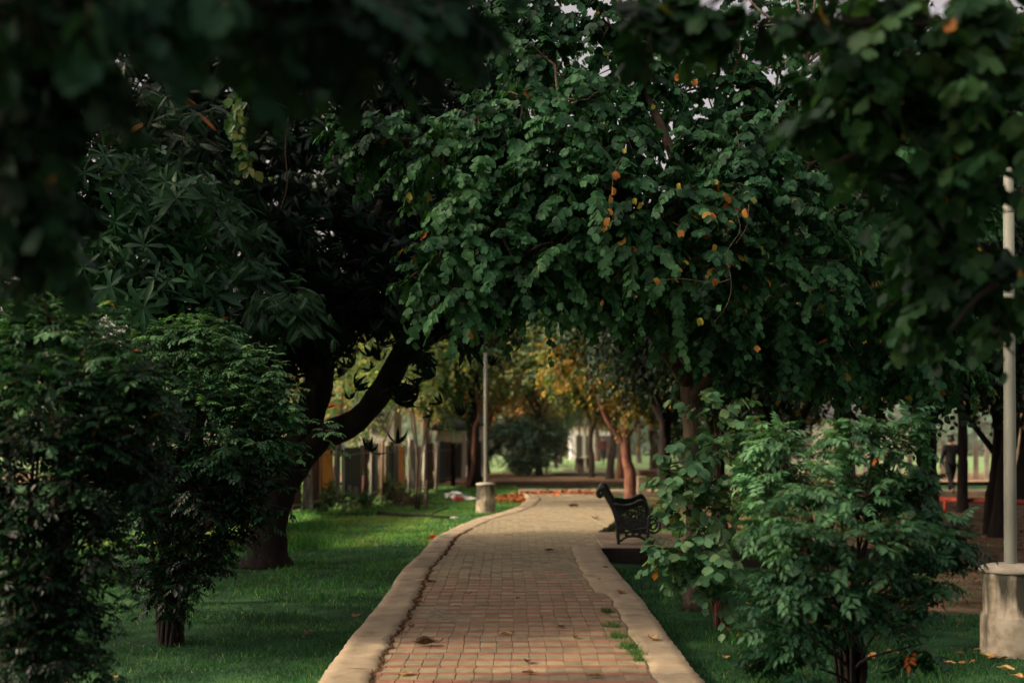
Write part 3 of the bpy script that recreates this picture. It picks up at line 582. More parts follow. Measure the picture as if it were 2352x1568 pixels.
cl += [(np.array([RNG.uniform(-5.6, -2.6), RNG.uniform(1.0, 6.0), RNG.uniform(3.3, 6.2)]), .7, dict(ntw=44, nlf=9, tl=.6, ls=.13)) for _ in range(26)]  # unseen leaf clumps added to keep sun off the near path
tree('overhanging_tree', 'near tree whose dark blurred boughs of broad leaves fill the upper left', 'tree', b, stems, cl, TB, M['bau_near'], M['bark_dark'], M['twig'], dict(ntw=10, nlf=6, tl=.16, ls=.092, droop=.4, hang=.85, yel=.002, inner=.1, rise=0, twr=.002), limb_r=(.012, .004))
b = np.array([3.0, 5.2, GZ])
stems = [([b, b + [0, 0, 1.5], b + [-.05, .1, 2.5], b + [-.2, .2, 3.6]], [.16, .14, .12, .09]),
         ([b + [0, 0, 1.9], W(2420, 480, 4.9), W(2250, 380, 4.7), W(2050, 330, 4.5), W(1900, 380, 4.4)], [.03, .016, .011, .008, .005]),
         ([b + [-.05, .1, 2.5], W(2350, 80, 4.5), W(2100, 60, 4.2), W(1800, 50, 4.0), W(1480, 70, 3.9)], [.03, .014, .010, .007, .004]),
         ([b + [0, 0, 1.5], W(2400, 680, 4.8), W(2280, 660, 4.6), W(2180, 760, 4.6)], [.04, .025, .018, .008])]
cl = [(2050, 120, 4.4), (2180, 160, 4.4), (2300, 120, 4.3), (2150, 280, 4.6), (2270, 300, 4.4), (2030, 250, 4.5), (1930, 170, 4.5, .14), (1900, 260, 4.6, .12), (2230, 420, 4.6), (2120, 420, 4.7), (2010, 380, 4.8, .14), (2200, 540, 4.8), (2330, 660, 4.7), (2240, 660, 4.8), (2180, 640, 5, .14), (2130, 560, 5, .14), (1480, 60, 3.9, .07), (1600, 40, 4, .07), (1720, 50, 4, .09), (1840, 60, 4.1, .12), (1950, 40, 4.2), (2100, 20, 4.2), (2250, 10, 4.2), (2340, 250, 4.2), (1560, 20, 4, .08), (2120, 680, 5.2, .12)]
cl = [(c[0], c[1], c[2], (c[3] if len(c) > 3 else .2), (dict(tl=.09, ntw=9) if c[0] < 1850 else dict(tl=.14, ntw=11) if c[0] < 2000 else {})) for c in cl]
cl = Wc(cl, .2)
tree('roadside_tree', 'near tree with blurred olive green boughs along the right edge before the pole', 'tree', b, stems, cl, TB, M['bau_olive'], M['bark_dark'], M['twig'], dict(ntw=14, nlf=7, tl=.22, ls=.096, droop=.4, hang=.6, yel=.006, inner=.1, rise=.1, twr=.003), limb_r=(.014, .005))
# bushes
def shrub(name, label, base, cl, tms, leafm, spray, nstem=8, bark=None, r0=.02, cat='shrub', twig=None):
    root = thing(name, label, cat, base); sb = MB(); cb = MB(); tips = []
    for C, R, o in cl:
        C = np.asarray(C, float); opt = dict(spray); opt.update(o)
        off = np.array([RNG.normal(0, r0 * 2.2), RNG.normal(0, r0 * 2.2), 0])
        mid = np.asarray(base) + off + (C - base) * np.array([.18, .18, .5]) + RNG.normal(0, .03, 3)
        sb.tube(catmull([np.asarray(base) + off, mid, C], 9), np.linspace(r0, .004, 9), 6, caps=False)
        sprays(cb, tms, C, R, **opt)
    sb.build('stem', bark or M['twig'], root, base); cb.build('foliage', [leafm, twig or M['twig_red']], root, base); return root
sp_m = dict(nup=1.3, nout=.3, ntw=12, nlf=6, tl=.17, ls=.145, droop=.25, hang=.12, rise=.5, yel=.003, inner=.1, twr=.003)
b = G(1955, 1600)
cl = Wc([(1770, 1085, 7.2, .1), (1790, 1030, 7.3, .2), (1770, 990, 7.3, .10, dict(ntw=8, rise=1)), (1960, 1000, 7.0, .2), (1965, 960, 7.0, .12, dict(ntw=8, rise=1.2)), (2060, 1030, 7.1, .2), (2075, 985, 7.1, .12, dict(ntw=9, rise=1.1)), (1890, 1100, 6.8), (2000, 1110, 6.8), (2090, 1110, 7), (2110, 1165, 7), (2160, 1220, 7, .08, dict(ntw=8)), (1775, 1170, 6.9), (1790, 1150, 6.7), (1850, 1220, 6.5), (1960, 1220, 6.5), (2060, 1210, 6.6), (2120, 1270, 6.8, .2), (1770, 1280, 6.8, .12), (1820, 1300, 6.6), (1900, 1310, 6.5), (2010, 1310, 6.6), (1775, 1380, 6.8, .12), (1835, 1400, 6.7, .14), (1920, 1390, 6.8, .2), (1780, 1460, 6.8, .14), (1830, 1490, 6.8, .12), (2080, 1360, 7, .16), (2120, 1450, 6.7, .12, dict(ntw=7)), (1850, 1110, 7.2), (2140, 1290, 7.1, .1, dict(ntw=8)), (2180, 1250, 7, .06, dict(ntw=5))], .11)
cl = [(C - UP * .07, R, o) for C, R, o in cl]
cl = [(C, R, dict(o, tintbase=float(np.clip(.33 + .32 * (C[2] - .75) - .28 * (C[0] - 2.1), .02, .62)))) for C, R, o in cl]  # light and shade put into leaf tint: paler up and left, darker low and right
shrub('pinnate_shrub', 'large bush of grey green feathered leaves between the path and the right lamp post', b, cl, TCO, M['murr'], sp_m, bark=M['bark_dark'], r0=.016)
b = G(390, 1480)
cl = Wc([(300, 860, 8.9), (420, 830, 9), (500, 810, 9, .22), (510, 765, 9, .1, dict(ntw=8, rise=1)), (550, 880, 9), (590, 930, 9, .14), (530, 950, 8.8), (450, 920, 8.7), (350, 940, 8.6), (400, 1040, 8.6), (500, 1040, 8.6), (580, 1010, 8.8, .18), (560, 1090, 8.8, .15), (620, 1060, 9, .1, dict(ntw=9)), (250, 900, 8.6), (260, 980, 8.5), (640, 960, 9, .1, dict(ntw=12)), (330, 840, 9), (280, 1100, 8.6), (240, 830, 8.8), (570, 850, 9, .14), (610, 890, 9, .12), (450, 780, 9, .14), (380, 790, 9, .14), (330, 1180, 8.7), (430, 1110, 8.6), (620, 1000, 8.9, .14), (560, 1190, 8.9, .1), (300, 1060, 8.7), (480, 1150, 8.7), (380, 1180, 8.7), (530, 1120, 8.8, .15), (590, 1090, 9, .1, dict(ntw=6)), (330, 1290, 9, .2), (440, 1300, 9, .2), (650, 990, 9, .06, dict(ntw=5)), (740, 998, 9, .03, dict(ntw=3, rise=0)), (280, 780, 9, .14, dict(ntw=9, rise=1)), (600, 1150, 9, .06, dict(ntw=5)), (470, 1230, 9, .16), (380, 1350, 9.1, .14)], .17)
cl = [(C, R, dict(o, tintbase=float(np.clip(-.10 + .78 * (C[2] - 1.2) + .5 * max(0, (C[0] + 2.35)), .0, .62)))) for C, R, o in cl]  # lit top and right edge and shaded base painted into the leaf tint
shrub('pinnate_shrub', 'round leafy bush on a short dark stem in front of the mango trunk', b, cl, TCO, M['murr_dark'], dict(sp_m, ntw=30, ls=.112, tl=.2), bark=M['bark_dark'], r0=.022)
b = np.array([-2.85, 6.6, GZ])
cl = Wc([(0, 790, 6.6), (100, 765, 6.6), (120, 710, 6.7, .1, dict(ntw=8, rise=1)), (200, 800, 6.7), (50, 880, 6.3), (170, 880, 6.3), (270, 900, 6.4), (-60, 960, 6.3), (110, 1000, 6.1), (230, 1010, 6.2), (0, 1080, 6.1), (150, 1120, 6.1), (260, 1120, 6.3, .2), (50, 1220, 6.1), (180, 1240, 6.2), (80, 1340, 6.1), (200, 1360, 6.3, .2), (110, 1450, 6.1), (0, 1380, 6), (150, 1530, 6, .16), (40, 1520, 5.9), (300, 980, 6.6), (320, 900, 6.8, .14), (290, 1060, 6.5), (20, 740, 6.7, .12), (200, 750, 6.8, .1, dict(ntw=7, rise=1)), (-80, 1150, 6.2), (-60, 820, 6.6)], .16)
cl = [(C, R, dict(o, tintbase=float(np.clip(-.06 + .8 * (C[2] - 1.45), .0, .55)))) for C, R, o in cl]  # sunlit top and shaded lower clumps come from leaf tint by height
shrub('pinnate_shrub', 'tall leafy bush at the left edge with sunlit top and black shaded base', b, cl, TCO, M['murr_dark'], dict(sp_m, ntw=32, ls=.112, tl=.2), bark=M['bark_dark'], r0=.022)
b = G(1660, 1445)
cl = Wc([(1650, 1050, 9.2, .18), (1580, 1060, 9.1, .2), (1640, 960, 9.3, .14, dict(ntw=6, rise=.9, tl=.4)), (1655, 930, 9.4, .05, dict(ntw=4, rise=1.5, tl=.25, nlf=7)), (1570, 1150, 9, .22), (1640, 1150, 9, .22), (1560, 1240, 9, .18), (1620, 1240, 9, .2), (1690, 1080, 9.3, .2), (1690, 1190, 9.2, .18), (1540, 1290, 9, .12), (1640, 1310, 9.1, .18), (1600, 1330, 9.1, .12), (1540, 1110, 9.1, .14), (1700, 1010, 9.4, .12), (1660, 1370, 9.2, .1)], .12)
shrub('orchid_sapling', 'young sapling with round bilobed leaves standing between the bench and the grey green bush', b, cl, TB, M['bau_young'], dict(ntw=13, nlf=7, tl=.21, ls=.098, droop=.35, hang=.5, rise=.45, yel=.012, inner=.1, twr=.003), bark=M['twig_red'], r0=.012, cat='sapling')
# ------------------------------------------------------------------ background trees: a few forms, copied
def proto_tree(seed, h, cr, nclu, leafm, bark, tr, fork=True, ls=.17, ntw=26, nlf=9, crown_lo=.35, tl=1.0, lean=0.0, tms=TOV, side=None):
    global RNG
    keep = RNG; RNG = np.random.default_rng(seed)
    tb = MB(); cb = MB(); top = np.array([lean, 0, h * crown_lo + .3]); nodes = []
    Q = trunk_tube(tb, [(0, 0, -.1), (lean * .2 + RNG.normal(0, .05), 0, h * .12), (lean * .55, RNG.normal(0, .05), h * crown_lo * .6), top], [tr * 1.15, tr, tr * .92, tr * .8], sides=10, flare=.3)
    for k in range(4):
        a = k * 1.57 + RNG.uniform(-.4, .4)
        e = top + np.array([math.cos(a) * cr * .6, math.sin(a) * cr * .6, h * RNG.uniform(.25, .5)])
        st = Q[-1 - 2 * (k % 3)]
        P_ = limb(tb, st, e, tr * .6, tr * .18, sag=.12, n=10, sides=8); nodes += list(P_[3:])
    NP_ = np.array(nodes)
    for k in range(nclu):
        u = nrm(RNG.normal(size=3)); r = RNG.uniform(.45, 1) ** .5
        zc = h * (crown_lo + 1) / 2 + .1 * h
        C = np.array([lean, 0, zc]) + u * np.array([cr, cr, h * (1 - crown_lo) * .48]) * r * .9
        i = int(np.argmin(np.linalg.norm(NP_ - C, axis=1))); limb(tb, NP_[i], C, tr * .18, .012, n=6, sides=5)
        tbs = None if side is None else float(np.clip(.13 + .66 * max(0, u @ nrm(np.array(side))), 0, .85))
        sprays(cb, tms, C, cr * .30, ntw, nlf, tl, ls, droop=.4, hang=.5, rise=.1, inner=.05, yel=.006 if side is None else .03, twr=.006, tvar=.4, tintbase=tbs)
    me_t = tb.build('trunk', bark); me_c = cb.build('crown', [leafm, M['twig']])
    RNG = keep
    r = (me_t.data, me_c.data)
    for o in (me_t, me_c): bpy.data.objects.remove(o)
    return r
PT = {
    'dark': proto_tree(21, 9.5, 3.3, 46, M['bg_dark'], M['bark_dark'], .2, tl=.9),
    'mid': proto_tree(22, 8.0, 2.9, 44, M['bg'], M['bark'], .16, tl=.8),
    'red': proto_tree(23, 6.5, 2.5, 46, M['bg_mix'], M['bark_red'], .16, tl=.65, ntw=36, crown_lo=.29, lean=-.18, side=(-.55, -.2, -1)),  # lower left of crown tinted gold to paint the sun on it
    'rust': proto_tree(24, 7.5, 3.2, 52, M['bg_rust'], M['bark'], .17, tl=.9, crown_lo=.24, ntw=30),
    'fleck': proto_tree(31, 6.5, 2.7, 50, M['bg_fleck'], M['bark_dark'], .12, tl=.65, ntw=34, crown_lo=.34, lean=.2, side=(-.7, -.3, -.3)),
    'darklow': proto_tree(29, 8.5, 3.2, 60, M['bg_dark'], M['bark_dark'], .18, tl=.9, crown_lo=.1, ntw=30),
    'lit': proto_tree(27, 6.8, 3.0, 50, M['bg'], M['bark'], .15, tl=.8, crown_lo=.36, ntw=30),
    'tealb': proto_tree(28, 6.0, 2.4, 44, M['bg_teal'], M['bark'], .12, tl=.8, crown_lo=.06, ntw=34),
    'teal': proto_tree(25, 6.0, 2.4, 34, M['bg_teal'], M['bark'], .12, tl=.8, crown_lo=.3),
    'gold': proto_tree(26, 5.0, 1.9, 40, M['bg_gold'], M['bark'], .12, tl=.6, crown_lo=.42, ls=.15),
}
def bgtree(kind, name, label, x, y, s=1.0, rz=0.0, sz=None, z=None, group='trees of the park behind the path', tilt=0.0):
    zb = z if z is not None else (GZ if y < 42 else .0)
    root = thing(name, label, 'tree', (x, y, zb), rz, group); root.rotation_euler = (0, tilt, rz)
    for nm, me in zip(('trunk', 'crown'), PT[kind]):
        o = bpy.data.objects.new(nm, me); COL.objects.link(o); o.parent = root; o.scale = (s, s, sz or s)
    return root
def gt(px, py): g = G(px, py, GZ if depth_at(py) < 42 else .0); return float(g[0]), float(g[1])
bgtree('red', 'street_tree', 'slim tree with sunlit reddish trunk rising beyond the bench back', *gt(1448, 1148), 1.0, 0.0)
bgtree('dark', 'street_tree', 'dark forked tree trunk just right of the bench armrest', *gt(1530, 1215), .62, 1.0)
bgtree('gold', 'golden_tree', 'tree with golden yellow foliage hanging over the far end of the path', *gt(1400, 1100), 1.25, 2.0, sz=1.3)
bgtree('mid', 'street_tree', 'tree standing in the round bed on the terrace beyond the path end', *gt(1358, 1096), .75, 4.0)
bgtree('red', 'street_tree', 'thin curved trunk immediately left of the sunlit reddish trunk', *gt(1425, 1098), .9, 3.3)
bgtree('teal', 'small_tree', 'small bluish green tree with dark stem on the distant lawn', *gt(1276, 1076), .8, 1.2)
bgtree('tealb', 'leafy_bush_tree', 'bushy blue green tree right of the left lamp post', *gt(1205, 1092), .78, .4, sz=.52, z=-.55)
bgtree('dark', 'street_tree', 'thick dark trunk with a creeper directly behind the left lamp post', *gt(1090, 1117), 1.25, 2.4, sz=1.1)
bgtree('rust', 'rust_leaved_tree', 'tree with rust brown foliage behind the left lamp post', -1.2, 52, 1.15, 2.2, z=0)
bgtree('rust', 'rust_leaved_tree', 'brown leaved tree above the cream building', -6.5, 47, 1.0, .7, z=0)
bgtree('mid', 'fence_tree', 'green tree growing behind the old fence', -5.0, 39.0, .8, .3)
bgtree('darklow', 'fence_tree', 'shadowy tree close behind the tall left bush', -6.4, 9.2, .95, .9, sz=1.4)  # height stretched to keep sun off the round leaved crown
bgtree('darklow', 'fence_tree', 'dark tree behind the star leaved young tree at the left', -7.2, 14.2, .95, 3.9)
bgtree('lit', 'lawn_tree', 'light green tree arching behind the left lamp post', -3.1, 41.6, 1.05, 1.2)
bgtree('lit', 'lawn_tree', 'pale green tree over the far fence and cream building', -5.2, 50, 1.1, 4.0, z=0)
bgtree('lit', 'lawn_tree', 'light green tree on the terrace right of the left lamp post', 1.2, 50, 1.05, 2.3, z=0)
bgtree('dark', 'street_tree', 'dark leaning trunk left of the right lamp pole', *gt(2294, 1232), .72, 3.0, sz=.95, tilt=-.10)
bgtree('dark', 'street_tree', 'straight dark trunk half hiding the walking person', *gt(2210, 1178), .6, 5.6, sz=.85)
bgtree('dark', 'street_tree', 'broad dark trunk behind the round leaved sapling', *gt(1650, 1215), .72, 0.1, sz=.62)
bgtree('dark', 'street_tree', 'dark trunk behind the grey green bush towards the lamp pole', 6.6, 18.0, .8, 2.0)
bgtree('gold', 'golden_tree', 'yellow flecked tree over the lawn where the person walks', 11.2, 31, 1.35, 1.1)
bgtree('mid', 'street_tree', 'green tree between the bench and the distant right lamp post', 6.3, 27, 1.0, 2.5)
bgtree('dark', 'street_tree', 'dark tall tree above the middle of the right bush', 8.5, 29, 1.1, 1.5)
bgtree('dark', 'street_tree', 'dark tree beyond the right lamp pole at the frame edge', 12.2, 24, 1.1, 2.9)
bgtree('mid', 'street_tree', 'leafy tree on the far lawn right of the walking person', 17.0, 38, 1.2, .5)
bgtree('mid', 'street_tree', 'tall tree closing the view behind the golden foliage', 6.0, 48, 1.3, 4.1, z=0)
bgtree('teal', 'small_tree', 'hazy tree on the distant lawn right of the pale house', 10.0, 66, 1.3, 4.1, z=0)
bgtree('mid', 'street_tree', 'tree behind the terrace kerb right of centre', 10.5, 46, 1.2, 3.4, z=0)
bgtree('rust', 'rust_leaved_tree', 'low rust coloured tree behind the cream building', -3.6, 66, 1.0, 1.9, z=0)
bgtree('rust', 'rust_leaved_tree', 'rust brown tree at the back of the terrace in the centre', .6, 60, .95, 5.0, z=0)
bgtree('dark', 'fence_tree', 'tall dark tree behind the mango and the fence', -4.7, 27, 1.2, 2.7)
bgtree('fleck', 'flecked_tree', 'low branched tree with yellow flecks behind the round leaved sapling', 4.6, 20.5, .85, .9)
bgtree('fleck', 'flecked_tree', 'yellow flecked dark tree behind the middle of the grey green bush', 7.4, 23.5, .95, .4, sz=.85)
bgtree('fleck', 'flecked_tree', 'yellow flecked tree between the bush and the leaning trunk', 8.6, 20.5, .8, 5.7)
bgtree('fleck', 'flecked_tree', 'dark low tree with few gold leaves just right of the round leaved tree trunk', 3.9, 16.5, .78, 2.3, sz=.74)
bgtree('fleck', 'flecked_tree', 'dark tree with amber leaves above the right half of the grey green bush', 6.2, 17.2, .8, 4.4, sz=.74)
bgtree('fleck', 'flecked_tree', 'amber flecked tree behind the distant lamp post over the bush', 7.0, 29, 1.1, 3.0, sz=1.0)
bgtree('darklow', 'dense_tree', 'dense dark low tree far behind the top of the grey green bush', 7.8, 35, .55, 1.3)
bgtree('darklow', 'dense_tree', 'dense dark low tree between the reddish trunk and the round leaved sapling', 5.6, 33, .5, 3.9)
bgtree('fleck', 'flecked_tree', 'orange flecked tree on the lawn beyond the leaning trunk', 13.4, 30, 1.1, .2)
bgtree('rust', 'rust_leaved_tree', 'small rust and gold tree left of the left lamp pole', -2.2, 53, .95, 3.1, z=0)
bgtree('lit', 'lawn_tree', 'slim green tree on the far lawn left of the distant lamp posts', 3.0, 72, 1.1, .6, z=0)
bgtree('rust', 'rust_leaved_tree', 'rust tinted tree on the far lawn behind the pale plinth', 6.0, 80, 1.2, 1.6, z=0)
bgtree('lit', 'lawn_tree', 'pale green tree in front of the pale low house', 8.5, 76, 1.1, 2.6, z=0)
bgtree('gold', 'golden_tree', 'golden tree on the far lawn beyond the reddish trunk', 9.5, 58, 1.3, 2.6, z=0)
bgtree('teal', 'small_tree', 'hazy blue green tree in the middle of the far lawn', 4.6, 92, 1.6, 3.6, z=0)
# far wood closing the horizon
mb = MB()
for k in range(150):
    a = RNG.uniform(-1, 1); y = RNG.uniform(105, 135); x = a * y * .62; h = RNG.uniform(5, 13)
    sprays(mb, TOV, (x, y, h * .5), (4.2, 3, h * .5), 60, 4, 2.2, .8, droop=.3, hang=.4, inner=.2, twigmat=None, yel=0)
setp(mb.build('far_wood', M['bg_teal']), 'hazy far wood closing the park', kind='stuff')
# ================================================================== THINGS
# bench -----------------------------------------------------------------------------
def bench():
    s = 1 / 1281.0
    def u(x, y): return np.array([(x - 610) * s, 0, (1312 - y) * s])
    org = np.array([*G(1421, 1249, .004)])
    root = thing('park_bench', 'black cast iron park bench with scrolled ends on the concrete slab', 'bench', org, -.10)
    Lb = 1.75
    def frame(y0):
        fr = MB()
        def bar(pts, r, n=24, flat=1.6, ry=0.0, rr=None):
            Q = catmull([u(*p) for p in pts], n) + np.array([0, y0 + ry, 0]); R = np.full(n, r) if rr is None else np.interp(np.linspace(0, 1, n), np.linspace(0, 1, len(rr)), rr)
            fr.tube(Q, R, 8, flat=flat, up=(0, 0, 1) if abs(Q[1, 2] - Q[0, 2]) < abs(Q[1, 0] - Q[0, 0]) else (1, 0, 0))
        bar([(612, 1312), (596, 1150), (590, 980), (570, 840), (530, 690), (470, 560), (400, 440), (345, 330), (290, 265), (232, 280), (215, 350), (245, 405), (290, 390), (290, 345)], .03, 40, 1.2, rr=[.024, .03, .032, .034, .036, .036, .034, .034, .034, .034, .034, .032, .026, .02])
        for k, dy in enumerate((-.022, 0, .022)):
            bar([(520, 560 + k * 34), (610, 565 + k * 36), (740, 580 + k * 34), (880, 548 + k * 34), (1000, 490 + k * 34), (1080, 480 + k * 26), (1140, 560 + k * 12), (1185, 690), (1190, 800)], .021, 30, ry=dy)
        bar([(1190, 800), (1260, 770), (1350, 830), (1395, 940), (1360, 1050), (1270, 1095), (1190, 1060), (1180, 990)], .018, 34)
        bar([(1190, 880), (1240, 830), (1310, 860), (1335, 940), (1300, 1010), (1235, 1020), (1215, 970), (1250, 930)], .016, 34)
        bar([(1060, 560), (1110, 600), (1120, 680), (1060, 700), (1030, 640), (1060, 600)], .014, 24)
        bar([(1180, 800), (1175, 950), (1165, 1080), (1165, 1180), (1195, 1270), (1232, 1318)], .028, 22, rr=[.028, .03, .03, .027, .026, .03])
        bar([(640, 1260), (720, 1195), (820, 1165), (900, 1158), (980, 1165), (1080, 1205), (1160, 1275)], .02, 20)
        bar([(600, 1000), (760, 1010), (900, 1040), (1040, 1020), (1170, 990)], .026, 18)          # seat bearer
        bar([(590, 1110), (760, 1090), (900, 1085), (1060, 1090), (1170, 1110)], .018, 18)
        rr = random.Random(3)
        for (x, y, r0) in ((680, 720, 62), (800, 720, 66), (920, 700, 66), (1020, 770, 56), (640, 850, 50), (740, 860, 60), (860, 870, 60), (960, 880, 56), (1080, 880, 58), (700, 960, 46), (820, 965, 40), (940, 970, 40), (1060, 960, 46), (620, 640, 34), (700, 1050, 36), (1080, 1060, 36), (880, 1110, 40), (760, 1130, 30), (1000, 1125, 30), (1120, 760, 40)):
            a0 = rr.uniform(0, 6.28); sg = rr.choice((1, -1))
            bar([(x + r0 * (1 - k / 14) * math.cos(a0 + sg * k * .62), y + r0 * (1 - k / 14) * math.sin(a0 + sg * k * .62)) for k in range(13)], .0135, 26, 1.2)
        for k in range(9):
            bar([(610 + k * 62, 640 + (k % 2) * 20), (640 + k * 58, 800), (620 + k * 62, 1000)], .009, 8)
        fr.build('end_frame', M['iron'], root)
    frame(0.0); frame(Lb)
    back = [(585, 930), (565, 850), (538, 765), (500, 680), (455, 595), (405, 510), (360, 430), (318, 350), (262, 300)]
    for k, p in enumerate(back):
        q = back[min(k + 1, len(back) - 1)] if k < len(back) - 1 else (215, 340)
        d = nrm(u(*q) - u(*p)); m = MB(); c = u(*p)
        m.tube(np.array([c + [0, -.02, 0], c + [0, Lb / 2, 0], c + [0, Lb + .02, 0]]), .029, 10, flat=.42, up=d); m.build('back_slat', M['iron'], root)
    for k in range(7):
        c = u(650 + k * 82, 985 + 14 * math.sin(k * .5) + (k == 6) * 8); m = MB()
        m.tube(np.array([c + [0, -.02, 0], c + [0, Lb / 2, 0], c + [0, Lb + .02, 0]]), .027, 10, flat=.42, up=(1, 0, 0)); m.build('seat_slat', M['iron'], root)
bench()
# lamp posts --------------------------------------------------------------------------
def plinth_mat():
    m, nt, N = newmat('stained_plinth'); L = nt.links.new
    tc = N('ShaderNodeTexCoord'); mp = N('ShaderNodeMapping'); mp.inputs['Scale'].default_value = (1, 1, .22); L(tc.outputs['Object'], mp.inputs[0])
    a = N('ShaderNodeTexNoise'); a.inputs['Scale'].default_value = 7; a.inputs['Detail'].default_value = 8; L(mp.outputs[0], a.inputs['Vector'])
    b = N('ShaderNodeTexNoise'); b.inputs['Scale'].default_value = 9; b.inputs['Detail'].default_value = 8; L(tc.outputs['Object'], b.inputs['Vector'])
    base = ramp(nt, [(.3, (.17, .145, .095)), (.5, (.31, .27, .185)), (.72, (.45, .40, .29))], b.outputs['Fac'])
    sx = N('ShaderNodeSeparateXYZ'); L(tc.outputs['Object'], sx.inputs[0])
    mr = N('ShaderNodeMapRange'); L(sx.outputs['Z'], mr.inputs[0]); mr.inputs[1].default_value = .1; mr.inputs[2].default_value = .62; mr.inputs[3].default_value = -.06; mr.inputs[4].default_value = .12
    ad = N('ShaderNodeMath', operation='ADD'); L(a.outputs['Fac'], ad.inputs[0]); L(mr.outputs[0], ad.inputs[1])
    st = ramp(nt, [(.47, (0, 0, 0)), (.62, (1, 1, 1))], ad.outputs[0])
    mx = N('ShaderNodeMix', data_type='RGBA'); L(st, mx.inputs[0]); L(base, mx.inputs[6]); mx.inputs[7].default_value = (.045, .045, .032, 1)
    p = N('ShaderNodeBsdfPrincipled'); L(mx.outputs[2], p.inputs['Base Color']); p.inputs['Roughness'].default_value = .92; p.inputs['Specular IOR Level'].default_value = .15
    bu = N('ShaderNodeBump'); bu.inputs['Strength'].default_value = .5; bu.inputs['Distance'].default_value = .015; L(b.outputs['Fac'], bu.inputs['Height']); L(bu.outputs[0], p.inputs['Normal'])
    o = N('ShaderNodeOutputMaterial'); L(p.outputs[0], o.inputs[0]); return m
M['plinth'] = plinth_mat()
M['capm'] = surf('plinth_cap', [(.3, (.2, .18, .13)), (.6, (.35, .32, .24)), (.8, (.46, .42, .33))], 7, .9, .4, .01)
LAMPG = 'lamp posts on round concrete plinths'
root = thing('lamp_post', 'tall pale lamp post on a stained round plinth at the right edge near the camera', 'lamp post', (0, 0, 0), group=LAMPG)
m = MB(); lathe(m, [(.232, -.1), (.23, .1), (.228, .3), (.224, .315), (.212, .33), (.212, .6), (.214, .655)], (0, 0, 0), 30, wob=.006); m.build('plinth', M['plinth'], root)
m = MB(); lathe(m, [(.19, .645), (.230, .656), (.233, .672), (.226, .69), (.15, .712), (.05, .72)], (0, 0, 0), 30, wob=.01); m.build('plinth_cap', M['capm'], root)
m = MB(); lathe(m, [(.049, .70), (.047, 1.6), (.044, 2.6), (.041, 3.55)], (0, 0, 0), 20); pole = m.build('pole', M['pole'], root)
m = MB(); lathe(m, [(.0425, 3.5), (.046, 3.505), (.046, 3.56), (.038, 3.565), (.037, 3.85), (.03, 3.86)], (0, 0, 0), 18); m.build('collar', M['pole'], pole)
lamp0 = root
def copy_tree(o, parent=None):
    c = o.copy(); COL.objects.link(c); c.parent = parent
    for ch in list(o.children): copy_tree(ch, c)
    return c
g = G(2322, 1500); lamp0.location = g; lamp0.rotation_euler = (0, -.011, .7)
for (px, py, lab, rz, tilt) in ((1116, 1178, 'grey lamp post on a weathered round plinth on the left lawn', 2.1, .004), (1331, 1086, 'far lamp post with a pale plinth on the distant lawn', 1.0, 0), (1345, 1080, 'far thin lamp post with a dark plinth just right of the pale plinth', 4.0, 0), (1815, 1112, 'distant lamp post seen above the grey green bush', 3.0, 0), (2297, 1138, 'distant lamp post on a dark plinth between the leaning trunk and the near pole', 5.0, 0)):
    c = copy_tree(lamp0); c['label'] = lab
    g = G(px, py, GZ if depth_at(py) < 42 else .0); c.location = g; c.rotation_euler = (0, tilt, rz)
# fence --------------------------------------------------------------------------------
def fx(z): return -7.72 + .1335 * z
FD = nrm(np.array([.1335, 1, 0])); FN = np.array([FD[1], -FD[0], 0])
root = thing('scrap_fence', 'old patchwork fence of boards, posts and orange and green sheets along the left lawn', 'fence', (fx(17), 17, GZ)); fo = np.array([fx(17), 17, GZ])
def fp(z, off=0.0, h=0.0): return np.array([fx(z), z, GZ + h]) + FN * off
def fpanel(z0, z1, h, mat, corr=0.0, lo=.05, off=0.0):
    n = max(3, int((z1 - z0) / .05)); zt = np.linspace(z0, z1, n); m_ = MB(); A = []; B = []
    for q, z in enumerate(zt):
        o = off + corr * (1 if q % 2 else -1); hh = h + RNG.normal(0, .008)
        A += [fp(z, o, lo), fp(z, o, hh)]; B += [fp(z, o - .012, lo), fp(z, o - .012, hh)]
    V = np.array(A + B); k = np.arange(n - 1)[:, None] * 2; N2 = 2 * n
    F = np.vstack([np.hstack([k, k + 2, k + 3, k + 1]), np.hstack([k + N2, k + N2 + 1, k + N2 + 3, k + N2 + 2]), np.hstack([k + 1, k + 3, k + N2 + 3, k + N2 + 1])])
    m_.add(V, F); m_.build('panel', mat, root, fo, smooth=False)
def fpost(z, h, r, mat, off=.05, lean=0.0, lean2=0.0):
    m_ = MB(); m_.tube([fp(z, off, -.1), fp(z + lean * .5, off + lean2 * .5, h * .5), fp(z + lean, off + lean2, h)], [r, r * .95, r * .9], 7); m_.build('post', mat, root, fo)
